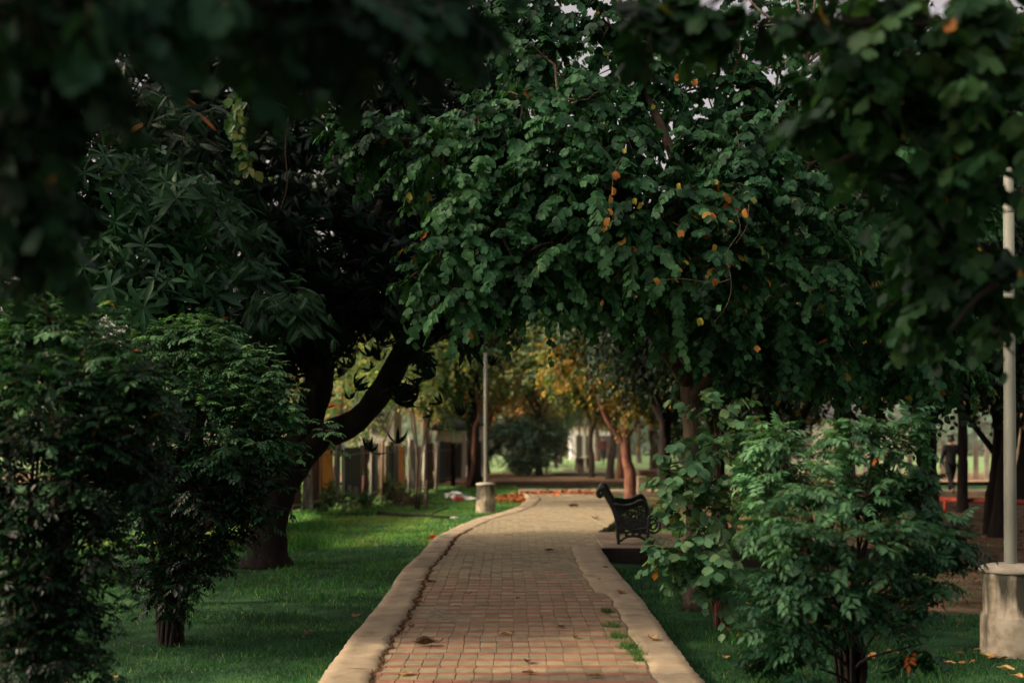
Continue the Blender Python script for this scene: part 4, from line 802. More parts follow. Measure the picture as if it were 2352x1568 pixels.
segs = [(17, 18.2, 'gwood'), (18.25, 19.6, 'rust'), (19.65, 20.9, 'dkgreen'), (20.95, 22, 'peel'), (22.05, 23.4, 'gwood'), (23.45, 24.3, 'rust'), (24.35, 25.0, 'peel'), (25.05, 25.5, 'rust'), (25.55, 26.6, 'orange'), (26.65, 27.15, 'peel'), (27.25, 28.9, 'dkgreen'), (28.95, 29.3, 'gwood'), (29.32, 29.7, 'rust'), (29.85, 30.3, 'dkgreen'), (30.32, 30.85, 'peel'), (30.95, 31.5, 'orange'), (31.55, 31.9, 'gwood'), (31.95, 32.6, 'dkgreen'), (32.65, 33.15, 'gwood'), (33.2, 33.75, 'orange'), (33.8, 34.1, 'peel'), (34.25, 34.7, 'dkgreen'), (34.75, 35.3, 'peel'), (35.35, 36.3, 'gwood'), (36.45, 37.1, 'gwood'), (37.15, 38.2, 'rust'), (38.35, 39.2, 'gwood'), (39.25, 40.2, 'dkgreen'), (40.25, 41.4, 'rust')]
for a, b_, k in segs: fpanel(a, b_, RNG.uniform(1.5, 1.72), M[k], corr=.006 if k in ('rust', 'dkgreen') else .0, lo=RNG.uniform(.02, .25), off=RNG.uniform(-.03, .01))
for z, h, r, k in ((18.2, 1.7, .03, 'whitewood'), (20.9, 1.7, .035, 'gwood'), (23.4, 1.75, .03, 'whitewood'), (25.5, 1.75, .02, 'gwood'), (27.2, 1.8, .042, 'whitewood'), (28.2, .55, .1, 'gwood'), (29.8, 1.72, .034, 'whitewood'), (30.9, 1.7, .03, 'gwood'), (32.6, 1.65, .05, 'gwood'), (34.2, 1.85, .04, 'whitewood'), (35.3, 1.6, .04, 'whitewood'), (36.4, 1.7, .045, 'whitewood'), (38.3, 1.65, .05, 'gwood'), (41.3, 1.6, .1, 'bark_dark'), (27.7, .6, .07, 'gwood'), (31.5, .5, .1, 'gwood'), (29.0, .8, .05, 'rust')):
    fpost(z, h, r, M[k], lean=RNG.normal(0, .03), lean2=RNG.normal(0, .02))
for h in (.35, 1.35, 1.68):
    m_ = MB(); zt = np.linspace(17, 41, 60); m_.tube(np.array([fp(z, .07 if h < 1.5 else .0, h + .02 * math.sin(z * 2)) for z in zt]), .008 if h > 1.5 else .014, 5); m_.build('rail', M['wire'] if h > 1.5 else M['gwood'], root, fo)
# weeds and stakes by the fence
def weed(label, px, py, w, h, mat='bau_young', n=14, tms=TOV, ls=.09):
    b_ = G(px, py); cl_ = [(b_ + np.array([RNG.normal(0, w * .5), RNG.normal(0, w * .6), h * RNG.uniform(.3, .8)]), .5 * w * .6 + .05, {}) for _ in range(n)]
    return shrub('weed_clump', label, b_, cl_, tms, M[mat], dict(ntw=30, nlf=6, tl=.26, ls=ls, droop=.3, hang=.3, rise=.5, inner=.1, twr=.003, tintbase=.55, yel=0), r0=.008, cat='weeds')
weed('bushy green weeds at the fence foot beside the mango trunk', 712, 1182, .6, .75, n=18)
weed('low weeds in front of the dark green fence sheet', 800, 1166, .5, .5, n=9)
weed('weeds climbing the fence posts right of the dark sheet', 858, 1150, .45, .8, n=9)
weed('pale weeds beside the tied stakes near the far fence', 905, 1150, .35, .4, 'bg', n=6)
b_ = G(968, 1168)
root = thing('staked_sapling', 'thin forked sapling with bare stems tied to stakes by the fence', 'sapling', b_)
m_ = MB(); 
for (pts, r) in (([(955, 1172), (958, 1060), (950, 950), (930, 830)], .035), ([(962, 1170), (968, 1050), (985, 940), (1000, 850)], .03), ([(978, 1174), (980, 1130), (981, 1102)], .055), ([(958, 1050), (945, 960), (950, 880)], .02)):
    P_ = catmull([W(x, y, b_[1]) for x, y in pts], 10); m_.tube(P_, np.linspace(r, r * .6, 10), 7)
m_.build('stem', M['bark'], root, b_)
cb = MB()
for c in ((930, 820), (1000, 830), (960, 760), (900, 860), (1040, 800), (980, 900)): sprays(cb, TOV, W(*c, b_[1]), .5, 24, 8, .5, .13, droop=.4, hang=.5, twr=.005)
cb.build('crown', [M['bg'], M['twig']], root, b_)
b_ = G(925, 1160)
m_ = MB()
for k in range(46):
    a = RNG.uniform(-.9, .9); l = RNG.uniform(.4, 1.1); c = b_ + np.array([RNG.normal(0, .35), RNG.normal(0, .3), 0]); e = c + np.array([math.sin(a) * l, RNG.normal(0, .3), math.cos(a) * l * .6 + .05])
    m_.tube(catmull([c, (c + e) / 2 + RNG.normal(0, .06, 3), e], 5), np.linspace(.014, .006, 5), 4, caps=False)
setp(m_.build('brush_pile', M['twig'], origin=b_), 'heap of dry brushwood leaning by the fence', 'brushwood')
for k, (px, py, d, lab) in enumerate(((880, 1140, 33, 'thin bare stems behind the fence near its middle'), (1012, 1120, 41, 'slender pale stems beside the far fence end'), (812, 1150, 29.5, 'thin leafy sapling behind the dark green sheet'))):
    b_ = np.array([W(px, py, d)[0] - .35, d, GZ]); root = thing('fence_sapling', lab, 'sapling', b_); m_ = MB(); cb = MB()
    for q in range(4):
        e = b_ + np.array([RNG.normal(0, .55), RNG.normal(0, .3), RNG.uniform(2.6, 3.9)]); limb(m_, b_ + [RNG.normal(0, .2), 0, -.05], e, .04, .015, sag=0, n=9, wob=.03)
        for z_ in range(2): sprays(cb, TOV, e + RNG.normal(0, .35, 3), .4, 22, 8, .5, .12, droop=.4, hang=.5, twr=.005)
    m_.build('stem', M['bark'], root, b_); cb.build('crown', [M['bg'], M['twig']], root, b_)
# creeper on the thick trunk
g = np.array([*gt(1090, 1117), 0]); root = thing('creeper', 'pinkish creeper stem climbing the thick dark trunk behind the lamp', 'creeper', (g[0] - .3, g[1] - .5, GZ)); o0 = np.array([g[0] - .3, g[1] - .5, GZ])
m_ = MB(); m_.tube(catmull([W(1072, 1122, 40.5), W(1084, 1080, 40.6), W(1088, 1030, 40.6), W(1090, 980, 40.6), W(1100, 950, 40.7), W(1085, 860, 41)], 16), np.linspace(.09, .04, 16), 7); m_.build('stem', M['bark_red'], root, o0)
# hanging vines -----------------------------------------------------------------------------
def vine(label, pts, d, ls, n, mat='vine', r=.01):
    P_ = catmull([W(x, y, d) for x, y in pts], 16); o0 = P_[0]; root = thing('hanging_vine', label, 'vine', o0)
    m_ = MB(); m_.tube(P_, r, 5, caps=False); m_.build('stem', M['twig'], root, o0)
    if n:
        k = RNG.uniform(0, 15, n); i = k.astype(int); pp = P_[i] + (P_[np.minimum(i + 1, 15)] - P_[i]) * (k - i)[:, None] + RNG.normal(0, .05, (n, 3)); c = MB()
        D = nrm(np.stack([RNG.normal(0, .6, n), RNG.normal(-.3, .5, n), -np.ones(n)], 1)); N = nrm(np.stack([RNG.normal(0, .5, n), -np.ones(n), np.full(n, .6)], 1))
        leafset(c, TOV, pp, D, N, ls * RNG.uniform(.6, 1.0, n), RNG.uniform(.1, .85, n)); c.build('foliage', M[mat], root, o0)
vine('hanging vine with yellow mottled leaves on the dark mango crown', [(540, 215), (545, 280), (555, 340), (568, 395)], 13.2, .15, 90)
vine('bare thread like vine hanging in the mango shade', [(662, 270), (655, 340), (660, 420), (645, 480)], 13.2, .1, 0, r=.006)
# dangling bare twigs of the round leaved tree
def dangler(label, paths, leaves, d):
    o0 = W(*paths[0][0], d); root = thing('dangling_twig', label, 'twig', o0); m_ = MB()
    for p in paths: m_.tube(catmull([W(x, y, d) for x, y in p], 14), np.linspace(.0042, .002, 14), 5, caps=False)
    m_.build('stem', M['twig'], root, o0); c = MB(); n = len(leaves)
    pp = np.array([W(x, y, d - .02) for x, y, _ in leaves]); D = nrm(np.stack([RNG.normal(0, .5, n), RNG.normal(-.2, .3, n), -np.ones(n)], 1)); N = nrm(np.stack([RNG.normal(0, 1.1, n), -np.ones(n), np.full(n, .3)], 1))
    leafset(c, [tmpl_bauhinia(.7, .6), tmpl_bauhinia(.95, .3)], pp, D, N, .075 * RNG.uniform(.6, 1.05, n), np.array([t for *_, t in leaves])); c.build('foliage', M['bau'], root, o0)
dangler('bare looping twig with a few orange leaves hanging low over the path', [[(1690, 480), (1700, 530), (1670, 580), (1680, 650), (1670, 700), (1640, 740)], [(1680, 640), (1640, 650), (1560, 640), (1480, 650)], [(1720, 470), (1715, 520), (1690, 560)]], [(1502, 640, .95), (1640, 640, .99), (1605, 730, .9), (1655, 700, .7), (1712, 478, .96), (1570, 600, .93), (1690, 610, .7), (1640, 560, .94)], 9.0)
dangler('spray of dry orange seed pods hanging inside the green crown', [[(1410, 395), (1405, 440), (1398, 500)], [(1410, 395), (1420, 380), (1430, 360)]], [(1410, 395, .98), (1400, 450, .95), (1395, 480, .95), (1405, 430, .97), (1398, 500, .97), (1460, 455, .91), (1470, 465, .9), (1440, 340, .9), (1560, 420, .91)], 8.9)
dangler('red leaf pair hanging under the sky gap', [[(1560, 150), (1575, 170), (1600, 180)]], [(1562, 170, 1.0), (1596, 182, .98), (1500, 240, .9)], 9.2)
# buildings ----------------------------------------------------------------------------------
def house(name, label, x0, x1, y0, y1, h, mat, roof_h, wins, over=.3):
    o0 = np.array([(x0 + x1) / 2, y0, 0]); root = thing(name, label, 'building', o0)
    m_ = MB(); m_.box(((x0 + x1) / 2, (y0 + y1) / 2, h / 2 - .15), ((x1 - x0) / 2, (y1 - y0) / 2, h / 2 + .15)); wall = m_.build('wall', mat, root, o0, smooth=False)
    m_ = MB(); a = over; V = [(x0 - a, y0 - a, h), (x1 + a, y0 - a, h), (x1 + a, y1 + a, h), (x0 - a, y1 + a, h), (x0 + (x1 - x0) * .25, (y0 + y1) / 2, h + roof_h), (x1 - (x1 - x0) * .25, (y0 + y1) / 2, h + roof_h)]
    for f in ([0, 1, 5, 4], [2, 3, 4, 5]): m_.add([V[q] for q in f], [[0, 1, 2, 3]])
    for f in ([1, 2, 5], [3, 0, 4]): m_.add([V[q] for q in f], [[0, 1, 2]])
    m_.add([V[q] for q in (3, 2, 1, 0)], [[0, 1, 2, 3]])
    m_.box(((x0 + x1) / 2, y0 - a + .04, h - .06), ((x1 - x0) / 2 + a, .04, .055)); m_.build('roof', M['roofm'], root, o0, smooth=False)
    for (cx, cz, w, hh, nm) in wins:
        m_ = MB(); m_.box((cx, y0 - .03, cz), (w / 2 + .06, .04, hh / 2 + .06)); f = m_.build(nm, M['gwood'], root, o0, smooth=False)
        m_ = MB(); m_.box((cx, y0 - .05, cz), (w / 2, .035, hh / 2)); m_.build('pane' if nm == 'window' else 'door_leaf', M['dark'], f, smooth=False, origin=o0)
house('hut', 'pale timber hut rising behind the old fence', W(820, 0, 42)[0], W(905, 0, 42)[0], 42, 45, 3.2, M['cream'], .9, [(W(870, 0, 42)[0], 2.2, .5, .7, 'window')])
house('cream_building', 'cream walled building with a dark hipped roof beyond the fence end', W(1004, 0, 44)[0], W(1062, 0, 44)[0], 44, 47, W(0, 982, 44)[2], M['cream'], .5, [(W(1052, 0, 44)[0], .75, .25, 1.3, 'door')], over=.25)
house('white_house', 'white house with dark openings beside the cream building', W(1068, 0, 47.5)[0], W(1112, 0, 47.5)[0], 47.5, 50, W(0, 972, 47.5)[2], M['pale'], .6, [(W(1080, 0, 47.5)[0], 1.0, .25, .9, 'window'), (W(1098, 0, 47.5)[0], 1.0, .22, .9, 'window')], over=.2)
house('pale_house', 'pale low house with arched dark openings at the far end of the lawn', W(1312, 0, 88)[0], W(1432, 0, 88)[0], 88, 94, W(0, 975, 88)[2], M['pale'], 1.0, [(W(1330 + 22 * k, 0, 88)[0], 1.0, .42, 1.7, 'window') for k in range(5)], over=.3)
house('far_pavilion', 'long pale building glimpsed behind the right bush', W(1700, 0, 80)[0], W(2050, 0, 80)[0], 80, 88, W(0, 960, 80)[2], M['cream'], 1.2, [(W(1730 + 60 * k, 0, 80)[0], 1.3, .8, 1.3, 'window') for k in range(5)], over=.3)
# right hand boundary fence of pale posts
root = thing('paling_fence', 'row of pale fence palings far beyond the walking person', 'fence', (14, 44, 0)); o0 = np.array([14, 44, 0])
for k in range(34):
    x = 11.5 + k * .45; m_ = MB(); m_.box((x, 44 + .05 * k, .75), (.09, .03, .78 + RNG.normal(0, .05)), rz=RNG.normal(0, .05)); m_.build('post', M['whitewood'] if k % 3 else M['gwood'], root, o0, smooth=False)
m_ = MB(); m_.tube([(11.4, 44, 1.2), (26.5, 45.7, 1.2)], .04, 6); m_.build('rail', M['gwood'], root, o0)
# red rail by the dirt
a, c = G(2150, 1175), G(2420, 1185)
root = thing('red_rail', 'low red painted rail on short posts beyond the grey green bush', 'rail', a)
m_ = MB(); m_.tube([a + [0, 0, .3], (a + c) / 2 + [0, 0, .29], c + [0, 0, .3]], .055, 8); m_.build('bar', M['redrail'], root, a)
for f in (0.02, .08, .5, .95):
    m_ = MB(); q = a + (c - a) * f; m_.tube([q + [0, 0, -.1], q + [0, 0, .32]], .05, 8); m_.build('post', M['redrail'], root, a)
# low brick seats and posts on the terrace
for (px, py, w, h, lab) in ((1515, 1108, .75, .45, 'low brown brick planter behind the reddish trunk'),):
    q = G(px, py); o0 = q; root = thing('brick_planter', lab, 'planter', q)
    m_ = MB(); m_.box(q + [0, .3, h / 2], (w, .3, h / 2), bev=.02); m_.build('body', M['brick'], root, q, smooth=False)
    m_ = MB(); m_.box(q + [0, .3, h + .03], (w + .05, .35, .03), bev=.01); m_.build('rim', M['slab'], root, q, smooth=False)
q = G(1474, 1140); m_ = MB(); m_.box(q + [0, 0, .25], (.14, .14, .36), bev=.02); setp(m_.build('concrete_post', M['slab'], origin=q, smooth=False), 'short square concrete post right of the reddish trunk', 'post')
q = W(1340, 1098, 50); q[2] = .03; m_ = MB(); lathe(m_, [(1.3, -.05), (1.3, .04), (1.2, .07), (1.05, .05), (.2, .05)], q, 30); setp(m_.build('round_bed', M['soil'], origin=q), 'round dark soil bed on the terrace around a tree', 'flower bed')
# people -------------------------------------------------------------------------------------
def skinned(name, pts, edges, mat, parent, sub=2):
    me = bpy.data.meshes.new(name); me.from_pydata([p[:3] for p in pts], edges, []); o = bpy.data.objects.new(name, me); COL.objects.link(o); o.parent = parent
    md = o.modifiers.new('Skin', 'SKIN'); 
    for v, p in zip(me.skin_vertices[0].data if me.skin_vertices else [], pts): pass
    if not me.skin_vertices:
        bpy.context.view_layer.objects.active = o
    sv = me.skin_vertices[0].data
    for k, p in enumerate(pts): sv[k].radius = (p[3], p[4] if len(p) > 4 else p[3]); sv[k].use_root = (k == 0)
    s_ = o.modifiers.new('Sub', 'SUBSURF'); s_.levels = sub; s_.render_levels = sub; md.use_smooth_shade = True
    me.materials.append(mat); return o
def person(label, loc, rz, top, legs, scale=1.0):
    root = thing('person', label, 'person', loc, rz); root.scale = (scale,) * 3
    # joints: z up, facing +y, mid stride
    body = MB()
    def el(c, r, mat=0, n=14):
        prof = [(max(.001, math.sin(t) * 1), -math.cos(t)) for t in np.linspace(.06, math.pi - .06, 10)]
        th = np.arange(n) / n * 6.283; V = np.concatenate([np.stack([c[0] + r[0] * a * np.cos(th), c[1] + r[1] * a * np.sin(th), np.full(n, c[2] + r[2] * z_)], 1) for a, z_ in prof])
        i = np.arange(9)[:, None] * n; j = np.arange(n)[None]; k = (j + 1) % n; body.add(V, np.stack([i + j, i + k, i + n + k, i + n + j], -1).reshape(-1, 4), mat)
    sk = [(0, 0, .96, .10, .08), (0, 0, 1.18, .10, .08), (0, .01, 1.38, .15, .09), (0, .015, 1.50, .055, .055), (0, .02, 1.57, .06, .06), (0, .03, 1.66, .082, .095), (0, .03, 1.72, .06, .07)]
    ed = [(0, 1), (1, 2), (2, 3), (3, 4), (4, 5), (5, 6)]
    for s_, sw in ((-1, 1), (1, -1)):
        b0 = len(sk)
        sk += [(s_ * .18, 0, 1.41, .055), (s_ * .225, sw * .06 - .03, 1.15, .042), (s_ * .235, sw * .16, .92, .032), (s_ * .235, sw * .19, .86, .028), (s_ * .095, 0, .88, .065), (s_ * .10, -sw * .14, .50, .05), (s_ * .10, -sw * .26 - (.06 if sw > 0 else 0), .10 + (.05 if sw > 0 else 0), .038), (s_ * .11, -sw * .26 + .12, .04, .034)]
        ed += [(2, b0), (b0, b0 + 1), (b0 + 1, b0 + 2), (b0 + 2, b0 + 3), (0, b0 + 4), (b0 + 4, b0 + 5), (b0 + 5, b0 + 6), (b0 + 6, b0 + 7)]
        for q in range(5):   # fingers
            a = len(sk); h = (s_ * .235, sw * .19, .86); f = (q - 1.5) * .018
            if q < 4:
                sk += [(h[0], h[1] + f, h[2] - .05, .009), (h[0] - s_ * .012, h[1] + f + .006, h[2] - .095 + .006 * abs(q - 1.4), .007)]
            else: sk += [(h[0] - s_ * .02, h[1] + .035, h[2] - .02, .010), (h[0] - s_ * .03, h[1] + .045, h[2] - .055, .008)]
            ed += [(b0 + 3, a), (a, a + 1)]
    nose = len(sk); sk += [(0, .125, 1.645, .012)]; ed += [(5, nose)]
    for s_ in (-1, 1): a = len(sk); sk += [(s_ * .088, .02, 1.65, .014)]; ed += [(5, a)]
    skinned('body', sk, ed, M['skin'], root)
    sk = [(0, 0, .84, .185, .14), (0, 0, .95, .175, .13), (0, 0, 1.15, .155, .115), (0, .01, 1.36, .175, .115), (0, .015, 1.475, .075, .07)]; ed = [(0, 1), (1, 2), (2, 3), (3, 4)]
    for s_, sw in ((-1, 1), (1, -1)):
        b0 = len(sk); sk += [(s_ * .185, 0, 1.41, .078), (s_ * .228, sw * .06 - .03, 1.15, .06), (s_ * .236, sw * .15, .92, .05)]; ed += [(3, b0), (b0, b0 + 1), (b0 + 1, b0 + 2)]
    skinned('jacket', sk, ed, top, root)
    sk = [(0, 0, 1.02, .14, .11)]; ed = []
    for s_, sw in ((-1, 1), (1, -1)):
        b0 = len(sk); sk += [(s_ * .10, 0, .88, .11), (s_ * .105, -sw * .14, .50, .078), (s_ * .10, -sw * .255 - (.05 if sw > 0 else 0), .14 + (.05 if sw > 0 else 0), .062)]; ed += [(0, b0), (b0, b0 + 1), (b0 + 1, b0 + 2)]
    skinned('trousers', sk, ed, legs, root)
    for s_, sw in ((-1, 1), (1, -1)):
        y = -sw * .26 - (.06 if sw > 0 else 0); z = .05 + (.05 if sw > 0 else 0)
        skinned('shoe', [(s_ * .105, y - .03, z + .02, .045), (s_ * .108, y + .09, z - (.02 if sw > 0 else 0), .045, .035), (s_ * .11, y + .18, z - (.03 if sw > 0 else 0.01), .034, .026)], [(0, 1), (1, 2)], M['black_cloth'], root, 1)
    skinned('hair', [(0, .005, 1.66, .088, .088), (0, .02, 1.73, .075, .085), (0, -.02, 1.60, .06, .05)], [(0, 1), (0, 2)], M['hairm'], root)
    for s_ in (-1, 1):
        m_ = MB(); lathe(m_, [(.002, -.012), (.011, -.006), (.012, .0), (.011, .006), (.002, .012)], (s_ * .033, .112, 1.67), 10); m_.build('eye', M['hairm'], root)
    m_ = MB(); m_.tube([(-.025, .117, 1.60), (0, .122, 1.597), (.025, .117, 1.60)], .005, 6); m_.build('mouth', M['maroon'], root)
    return root
person('person in dark clothes walking away beyond the red rail at the right', G(2184, 1137), .15, M['black_cloth'], M['black_cloth'], 1.06)
g = gt(1386, 1068); person('distant person in a maroon top and dark trousers left of the reddish trunk', (g[0], g[1], .04), .3, M['maroon'], M['black_cloth'], 1.0)
# fallen leaves, litter ------------------------------------------------------------------------
def fleaf(label, px, py, size, tint, z=0.0, curl=.5, kind=0, group='fallen leaves on the path', rz=None):
    g = G(px, py, z); n = 9
    ys_ = np.linspace(0, 1, n); w = .36 * np.sin(np.pi * np.clip(ys_ * .93 + .04, 0, 1)) ** .8
    V = []; ph = RNG.uniform(0, 6.28)
    for y, ww in zip(ys_, w):
        for f in (-1, -.5, 0, .5, 1):
            zz_ = curl * (f * ww) ** 2 * 2.2 + curl * .35 * (y - .5) ** 2 + .03 * math.sin(9 * y + ph + 2 * f)
            V.append((f * ww * (1 - .25 * curl * abs(f)), y - .5, zz_ + .015))
    V = np.array(V); i = np.arange(n - 1)[:, None] * 5; j = np.arange(4)[None]
    F = np.stack([i + j, i + j + 1, i + 6 + j, i + 5 + j], -1).reshape(-1, 4)
    V[:, 2] -= V[:, 2].min() - .01
    a = RNG.uniform(0, 6.28) if rz is None else rz; V = V * size; V = np.stack([V[:, 0] * math.cos(a) - V[:, 1] * math.sin(a), V[:, 0] * math.sin(a) + V[:, 1] * math.cos(a), V[:, 2]], 1)
    m_ = MB(); m_.add(V + g + [0, 0, .004], F, 0, np.clip(tint + RNG.normal(0, .04, len(V)), 0, 1))
    st = V[2] + g; m_.tube([st + [0, 0, .006], st + (V[2] - V[22]) * .35 + [0, 0, .012 * size / .1]], .0025 * size / .1, 4, tint=.2)
    o = m_.build('fallen_leaf', M['deadleaf'], origin=g); setp(o, label, 'fallen leaf', group); return o
for a in (('large black curled leaf on the paving near the left joint', 978, 1481, .20, .02, .9, 1.6), ('small tan leaf lying just above the black curled leaf', 958, 1476, .09, .5, .4), ('pale brown leaf in the middle of the paving, upper one', 1076, 1364, .09, .45, .6),
          ('small dark leaf a third across the near paving', 1190, 1374, .06, .05, .7), ('tan leaf with dark stalk in the middle of the near paving', 1160, 1456, .11, .6, .5), ('reddish brown curled leaf left of the grass tuft', 1322, 1466, .09, .33, 1.2),
          ('dark twiggy leaf near the front of the paving', 1213, 1520, .10, .08, .6), ('brown leaf at the front right of the paving', 1366, 1553, .10, .3, .5), ('small brown leaf low on the paving below centre', 1214, 1546, .09, .2, .6), ('flat orange leaf at the front left of the paving', 933, 1548, .11, .68, .3),
          ('orange brown leaf on the right edging beside the lawn', 1425, 1361, .16, .4, .6), ('yellowish dry leaf on the right edging opposite the grass tuft', 1498, 1468, .13, .66, .7), ('small dark leaf on the shaded paving ahead of the slab', 1263, 1265, .15, .06, .7), ('dark leaf at the left of the shaded paving', 990, 1337, .12, .1, .6),
          ('grey leaf by the left joint where the red courses start', 958, 1381, .12, .16, .5), ('dark crumb of leaf near the left edging', 945, 1441, .09, .06, .9), ('scrap of dead leaf on the left edging', 884, 1496, .04, .15, .6), ('dark leaf scrap on the right edging in the shade', 1377, 1330, .06, .05, .7), ('dark leaf scrap beside the slab corner', 1390, 1303, .08, .04, .7),
          ('curled grey leaf far along the sunlit path', 1318, 1164, .28, .12, .9), ('dark green sprig lying on the path beside the bench', 1368, 1192, .26, .03, .8), ('brown leaf crumb at the middle right of the paving', 1245, 1418, .05, .1, .7), ('thin dark leaf left of the grass tuft', 1290, 1441, .10, .12, .7)):
    fleaf(a[0], a[1], a[2], a[3], a[4], .002, a[5], rz=a[6] if len(a) > 6 else None)
fleaf('bright red leaf scrap on the lawn at the left edge of the path', 995, 1240, .22, 1.0, GZ + .05, 1.3, group='fallen leaves on the grass')
for a in (('orange dead leaf on the left lawn beside the path edge', 818, 1416, .14, .42), ('brown dead leaf on the dark left lawn', 708, 1455, .13, .25), ('pale leaf on the right lawn beside the path', 1668, 1523 - 12, .10, .7), ('white speck of leaf on the right lawn under the sapling', 1718, 1388, .09, .78), ('cream curled leaf at the lower right corner below the lamp plinth', 2310, 1538, .13, .78), ('pale twisted leaf in front of the lamp plinth', 2268, 1508, .13, .74), ('tan leaf on the grass left of the lamp plinth', 2180, 1525, .12, .62), ('brown leaf in the grass right of the grey green bush stem', 2050, 1500, .13, .4),
          ('orange leaf at the bottom right edge of the lawn', 2335, 1556, .12, .66), ('brown leaf on the grass under the left bushes', 215, 1528, .13, .3), ('tan leaf near the bottom left corner', 262, 1558, .11, .6), ('small white scrap on the sunlit left lawn', 1046, 1187 + 100, .05, .75)):
    fleaf(a[0], a[1], a[2], a[3], a[4], GZ + .04, .6, group='fallen leaves on the grass')
# red leaf litter at the far end of the path and on the lawn
def litter(name, label, spots, z):
    m_ = MB()
    for px, py, sx_, sy_, n, lo, hi in spots:
        g = G(px, py, z); p = np.stack([g[0] + RNG.normal(0, sx_, n), g[1] + RNG.normal(0, sy_, n), np.full(n, z + .02) + RNG.uniform(0, .05, n)], 1)
        D = nrm(np.stack([RNG.normal(size=n), RNG.normal(size=n), RNG.normal(0, .25, n)], 1)); N = nrm(UP + RNG.normal(0, .4, (n, 3)))
        leafset(m_, TOV, p, D, N, RNG.uniform(.07, .15, n), RNG.uniform(lo, hi, n))
    return setp(m_.build(name, M['litter']), label, kind='stuff')
litter('fallen_leaves', 'red leaves drifted on the lawn and along the far kerb of the path', [(1180, 1146, .3, 1.0, 260, .5, 1), (1160, 1148, .3, .8, 60, .5, 1)], GZ + .03)
litter('fallen_leaves', 'line of red leaves along the far end of the path', [(1230, 1133, .35, .15, 90, .5, 1), (1290, 1132, .45, .15, 140, .5, 1), (1350, 1133, .35, .2, 140, .6, 1), (1260, 1140, 1.0, .6, 40, .3, 1)], 0.0)
m_ = MB(); n = 2600; x = RNG.uniform(2.2, 12, n); y = RNG.uniform(8.5, 30, n); k = ~on_hard(x, y) & (x / y < .5); x, y = x[k], y[k]; n = len(x)
leafset(m_, TOV, np.stack([x, y, lawn_z(x, y) + .03], 1), nrm(np.stack([RNG.normal(size=n), RNG.normal(size=n), RNG.normal(0, .3, n)], 1)), nrm(UP + RNG.normal(0, .4, (n, 3))), RNG.uniform(.05, .11, n), RNG.uniform(0, .7, n))
setp(m_.build('leaf_litter', M['litter']), 'brown leaf litter over the bare ground at the right', kind='stuff')
def crumple(name, label, px, py, r, mat, squash=.6, cat='litter'):
    g = G(px, py); m_ = MB(); n = 16; th = np.arange(n) / n * 6.283; prof = np.linspace(.08, math.pi - .08, 9); V = []
    for t in prof:
        rr = r * math.sin(t) * (1 + .28 * RNG.normal(size=n)); V.append(np.stack([rr * np.cos(th) * 1.3, rr * np.sin(th), -r * squash * np.cos(t) * (1 + .15 * RNG.normal(size=n)) + r * squash], 1))
    V = np.concatenate(V); i = np.arange(8)[:, None] * n; j = np.arange(n)[None]; k = (j + 1) % n
    m_.add(V + g, np.stack([i + j, i + k, i + n + k, i + n + j], -1).reshape(-1, 4))
    return setp(m_.build(name, mat, origin=g, smooth=False), label, cat)
crumple('plastic_bag', 'crumpled white plastic bag on the lawn left of the lamp plinth', 1046, 1147, .19, M['plastic'])
crumple('plastic_wrapper', 'red wrapper scrap in front of the white plastic bag', 1053, 1151, .12, M['redp'], .5)
crumple('plastic_wrapper', 'flat white wrapper between the bag and the lamp plinth', 1076, 1148, .16, M['plastic'], .25)
crumple('paper_scrap', 'tiny white paper scrap on the bright lawn', 1044, 1190, .06, M['plastic'], .3)
g = G(950, 1188); m_ = MB(); m_.tube(catmull([G(868, 1183) + [0, 0, .06], G(930, 1187) + [0, 0, .05], G(985, 1190) + [0, 0, .06], G(1032, 1193) + [0, 0, .05]], 14), np.linspace(.04, .02, 14), 7); m_.tube(catmull([G(985, 1190) + [0, 0, .05], G(1010, 1184) + [0, 0, .12], G(1030, 1183) + [0, 0, .16]], 6), .015, 5)
setp(m_.build('fallen_branch', M['bark_dark'], origin=g), 'long thin fallen branch lying across the left lawn', 'branch')
# ================================================================== LIGHT, SKY, CAMERA
mb = MB(); mb.box((0, 96, 8), (75, 58, 9)); hz = mb.build('haze', None, smooth=False); setp(hz, kind='structure')
hm, nt, N = newmat('morning_haze'); vs = N('ShaderNodeVolumeScatter'); vs.inputs['Density'].default_value = .003; vs.inputs['Color'].default_value = (1, .84, .60, 1); vs.inputs['Anisotropy'].default_value = .45
ho = N('ShaderNodeOutputMaterial'); nt.links.new(vs.outputs[0], ho.inputs['Volume']); hz.data.materials.clear(); hz.data.materials.append(hm)
SUN_EL, SUN_AZ = math.radians(33), math.radians(-102)     # azimuth measured from +Y towards +X
w = bpy.data.worlds.new('World'); S.world = w; w.use_nodes = True
nt = w.node_tree; nt.nodes.clear()
sky = nt.nodes.new('ShaderNodeTexSky'); sky.sky_type = 'NISHITA'; sky.sun_disc = False
sky.sun_elevation = SUN_EL; sky.sun_rotation = SUN_AZ; sky.air_density = 1.0; sky.dust_density = 9.0; sky.ozone_density = .6
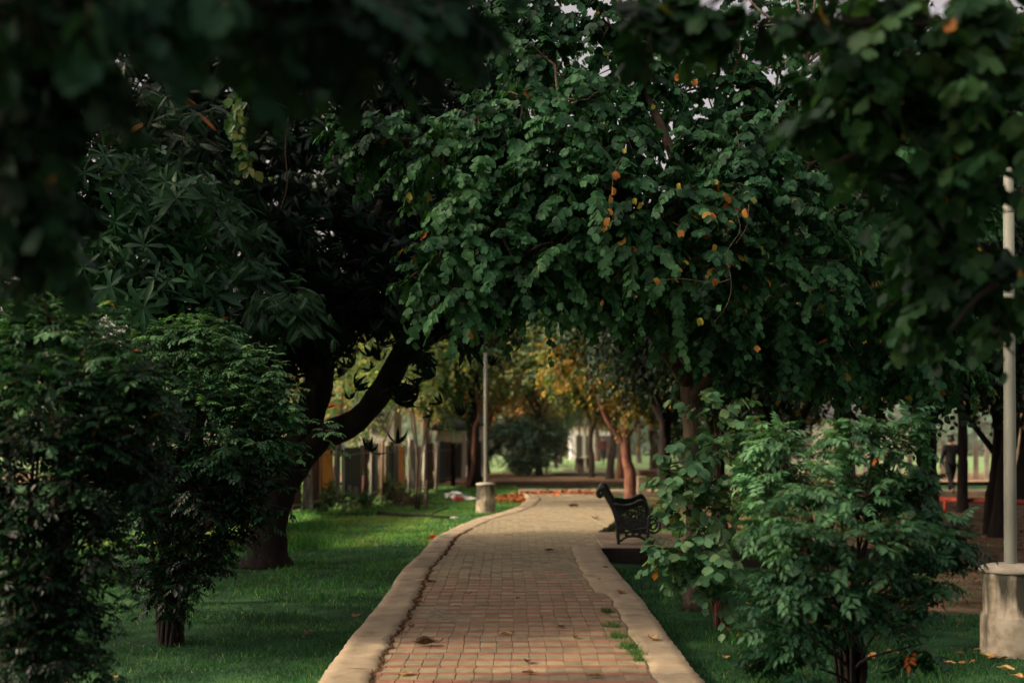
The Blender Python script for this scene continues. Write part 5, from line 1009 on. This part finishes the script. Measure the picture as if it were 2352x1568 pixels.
mul = nt.nodes.new('ShaderNodeVectorMath'); mul.operation = 'MULTIPLY'; mul.inputs[1].default_value = (2.5, 2.14, 2.0)
bg = nt.nodes.new('ShaderNodeBackground'); bg.inputs['Strength'].default_value = .15
ow = nt.nodes.new('ShaderNodeOutputWorld')
bw = nt.nodes.new('ShaderNodeRGBToBW'); hx = nt.nodes.new('ShaderNodeMix'); hx.data_type = 'RGBA'; hx.inputs[0].default_value = .7   # milky haze takes most of the blue
nt.links.new(sky.outputs[0], bw.inputs[0]); nt.links.new(sky.outputs[0], hx.inputs[6]); nt.links.new(bw.outputs[0], hx.inputs[7])
nt.links.new(hx.outputs[2], mul.inputs[0]); nt.links.new(mul.outputs[0], bg.inputs['Color']); nt.links.new(bg.outputs[0], ow.inputs['Surface'])
sl = bpy.data.lights.new('sun', 'SUN'); sl.energy = 5.0; sl.angle = math.radians(3.0); sl.color = (1.0, .78, .52)
so = bpy.data.objects.new('sun', sl); COL.objects.link(so)
dv = Vector((math.sin(SUN_AZ) * math.cos(SUN_EL), math.cos(SUN_AZ) * math.cos(SUN_EL), math.sin(SUN_EL)))
so.rotation_euler = dv.to_track_quat('Z', 'Y').to_euler(); so.location = dv * 50
cam = bpy.data.cameras.new('camera'); co = bpy.data.objects.new('camera', cam); COL.objects.link(co)
co.location = (0, 0, CAMH); co.rotation_euler = (math.radians(90), 0, 0)
cam.sensor_width = 36; cam.lens = 36 * FPX / 2352; cam.shift_y = (HY - 784) / 2352; cam.clip_start = .1; cam.clip_end = 2000
cam.dof.use_dof = True; cam.dof.focus_distance = 10.0; cam.dof.aperture_fstop = 1.2
S.camera = co
S.view_settings.view_transform = 'Standard'; S.view_settings.look = 'None'; S.view_settings.exposure = 0; S.view_settings.gamma = 1
S.render.engine = 'CYCLES'
c = S.cycles
c.use_denoising = True
try: c.denoiser = 'OPENIMAGEDENOISE'
except Exception: pass
c.max_bounces = 6; c.diffuse_bounces = 3; c.glossy_bounces = 2; c.transmission_bounces = 4; c.transparent_max_bounces = 4; c.sample_clamp_indirect = 4
c.caustics_reflective = False; c.caustics_refractive = False
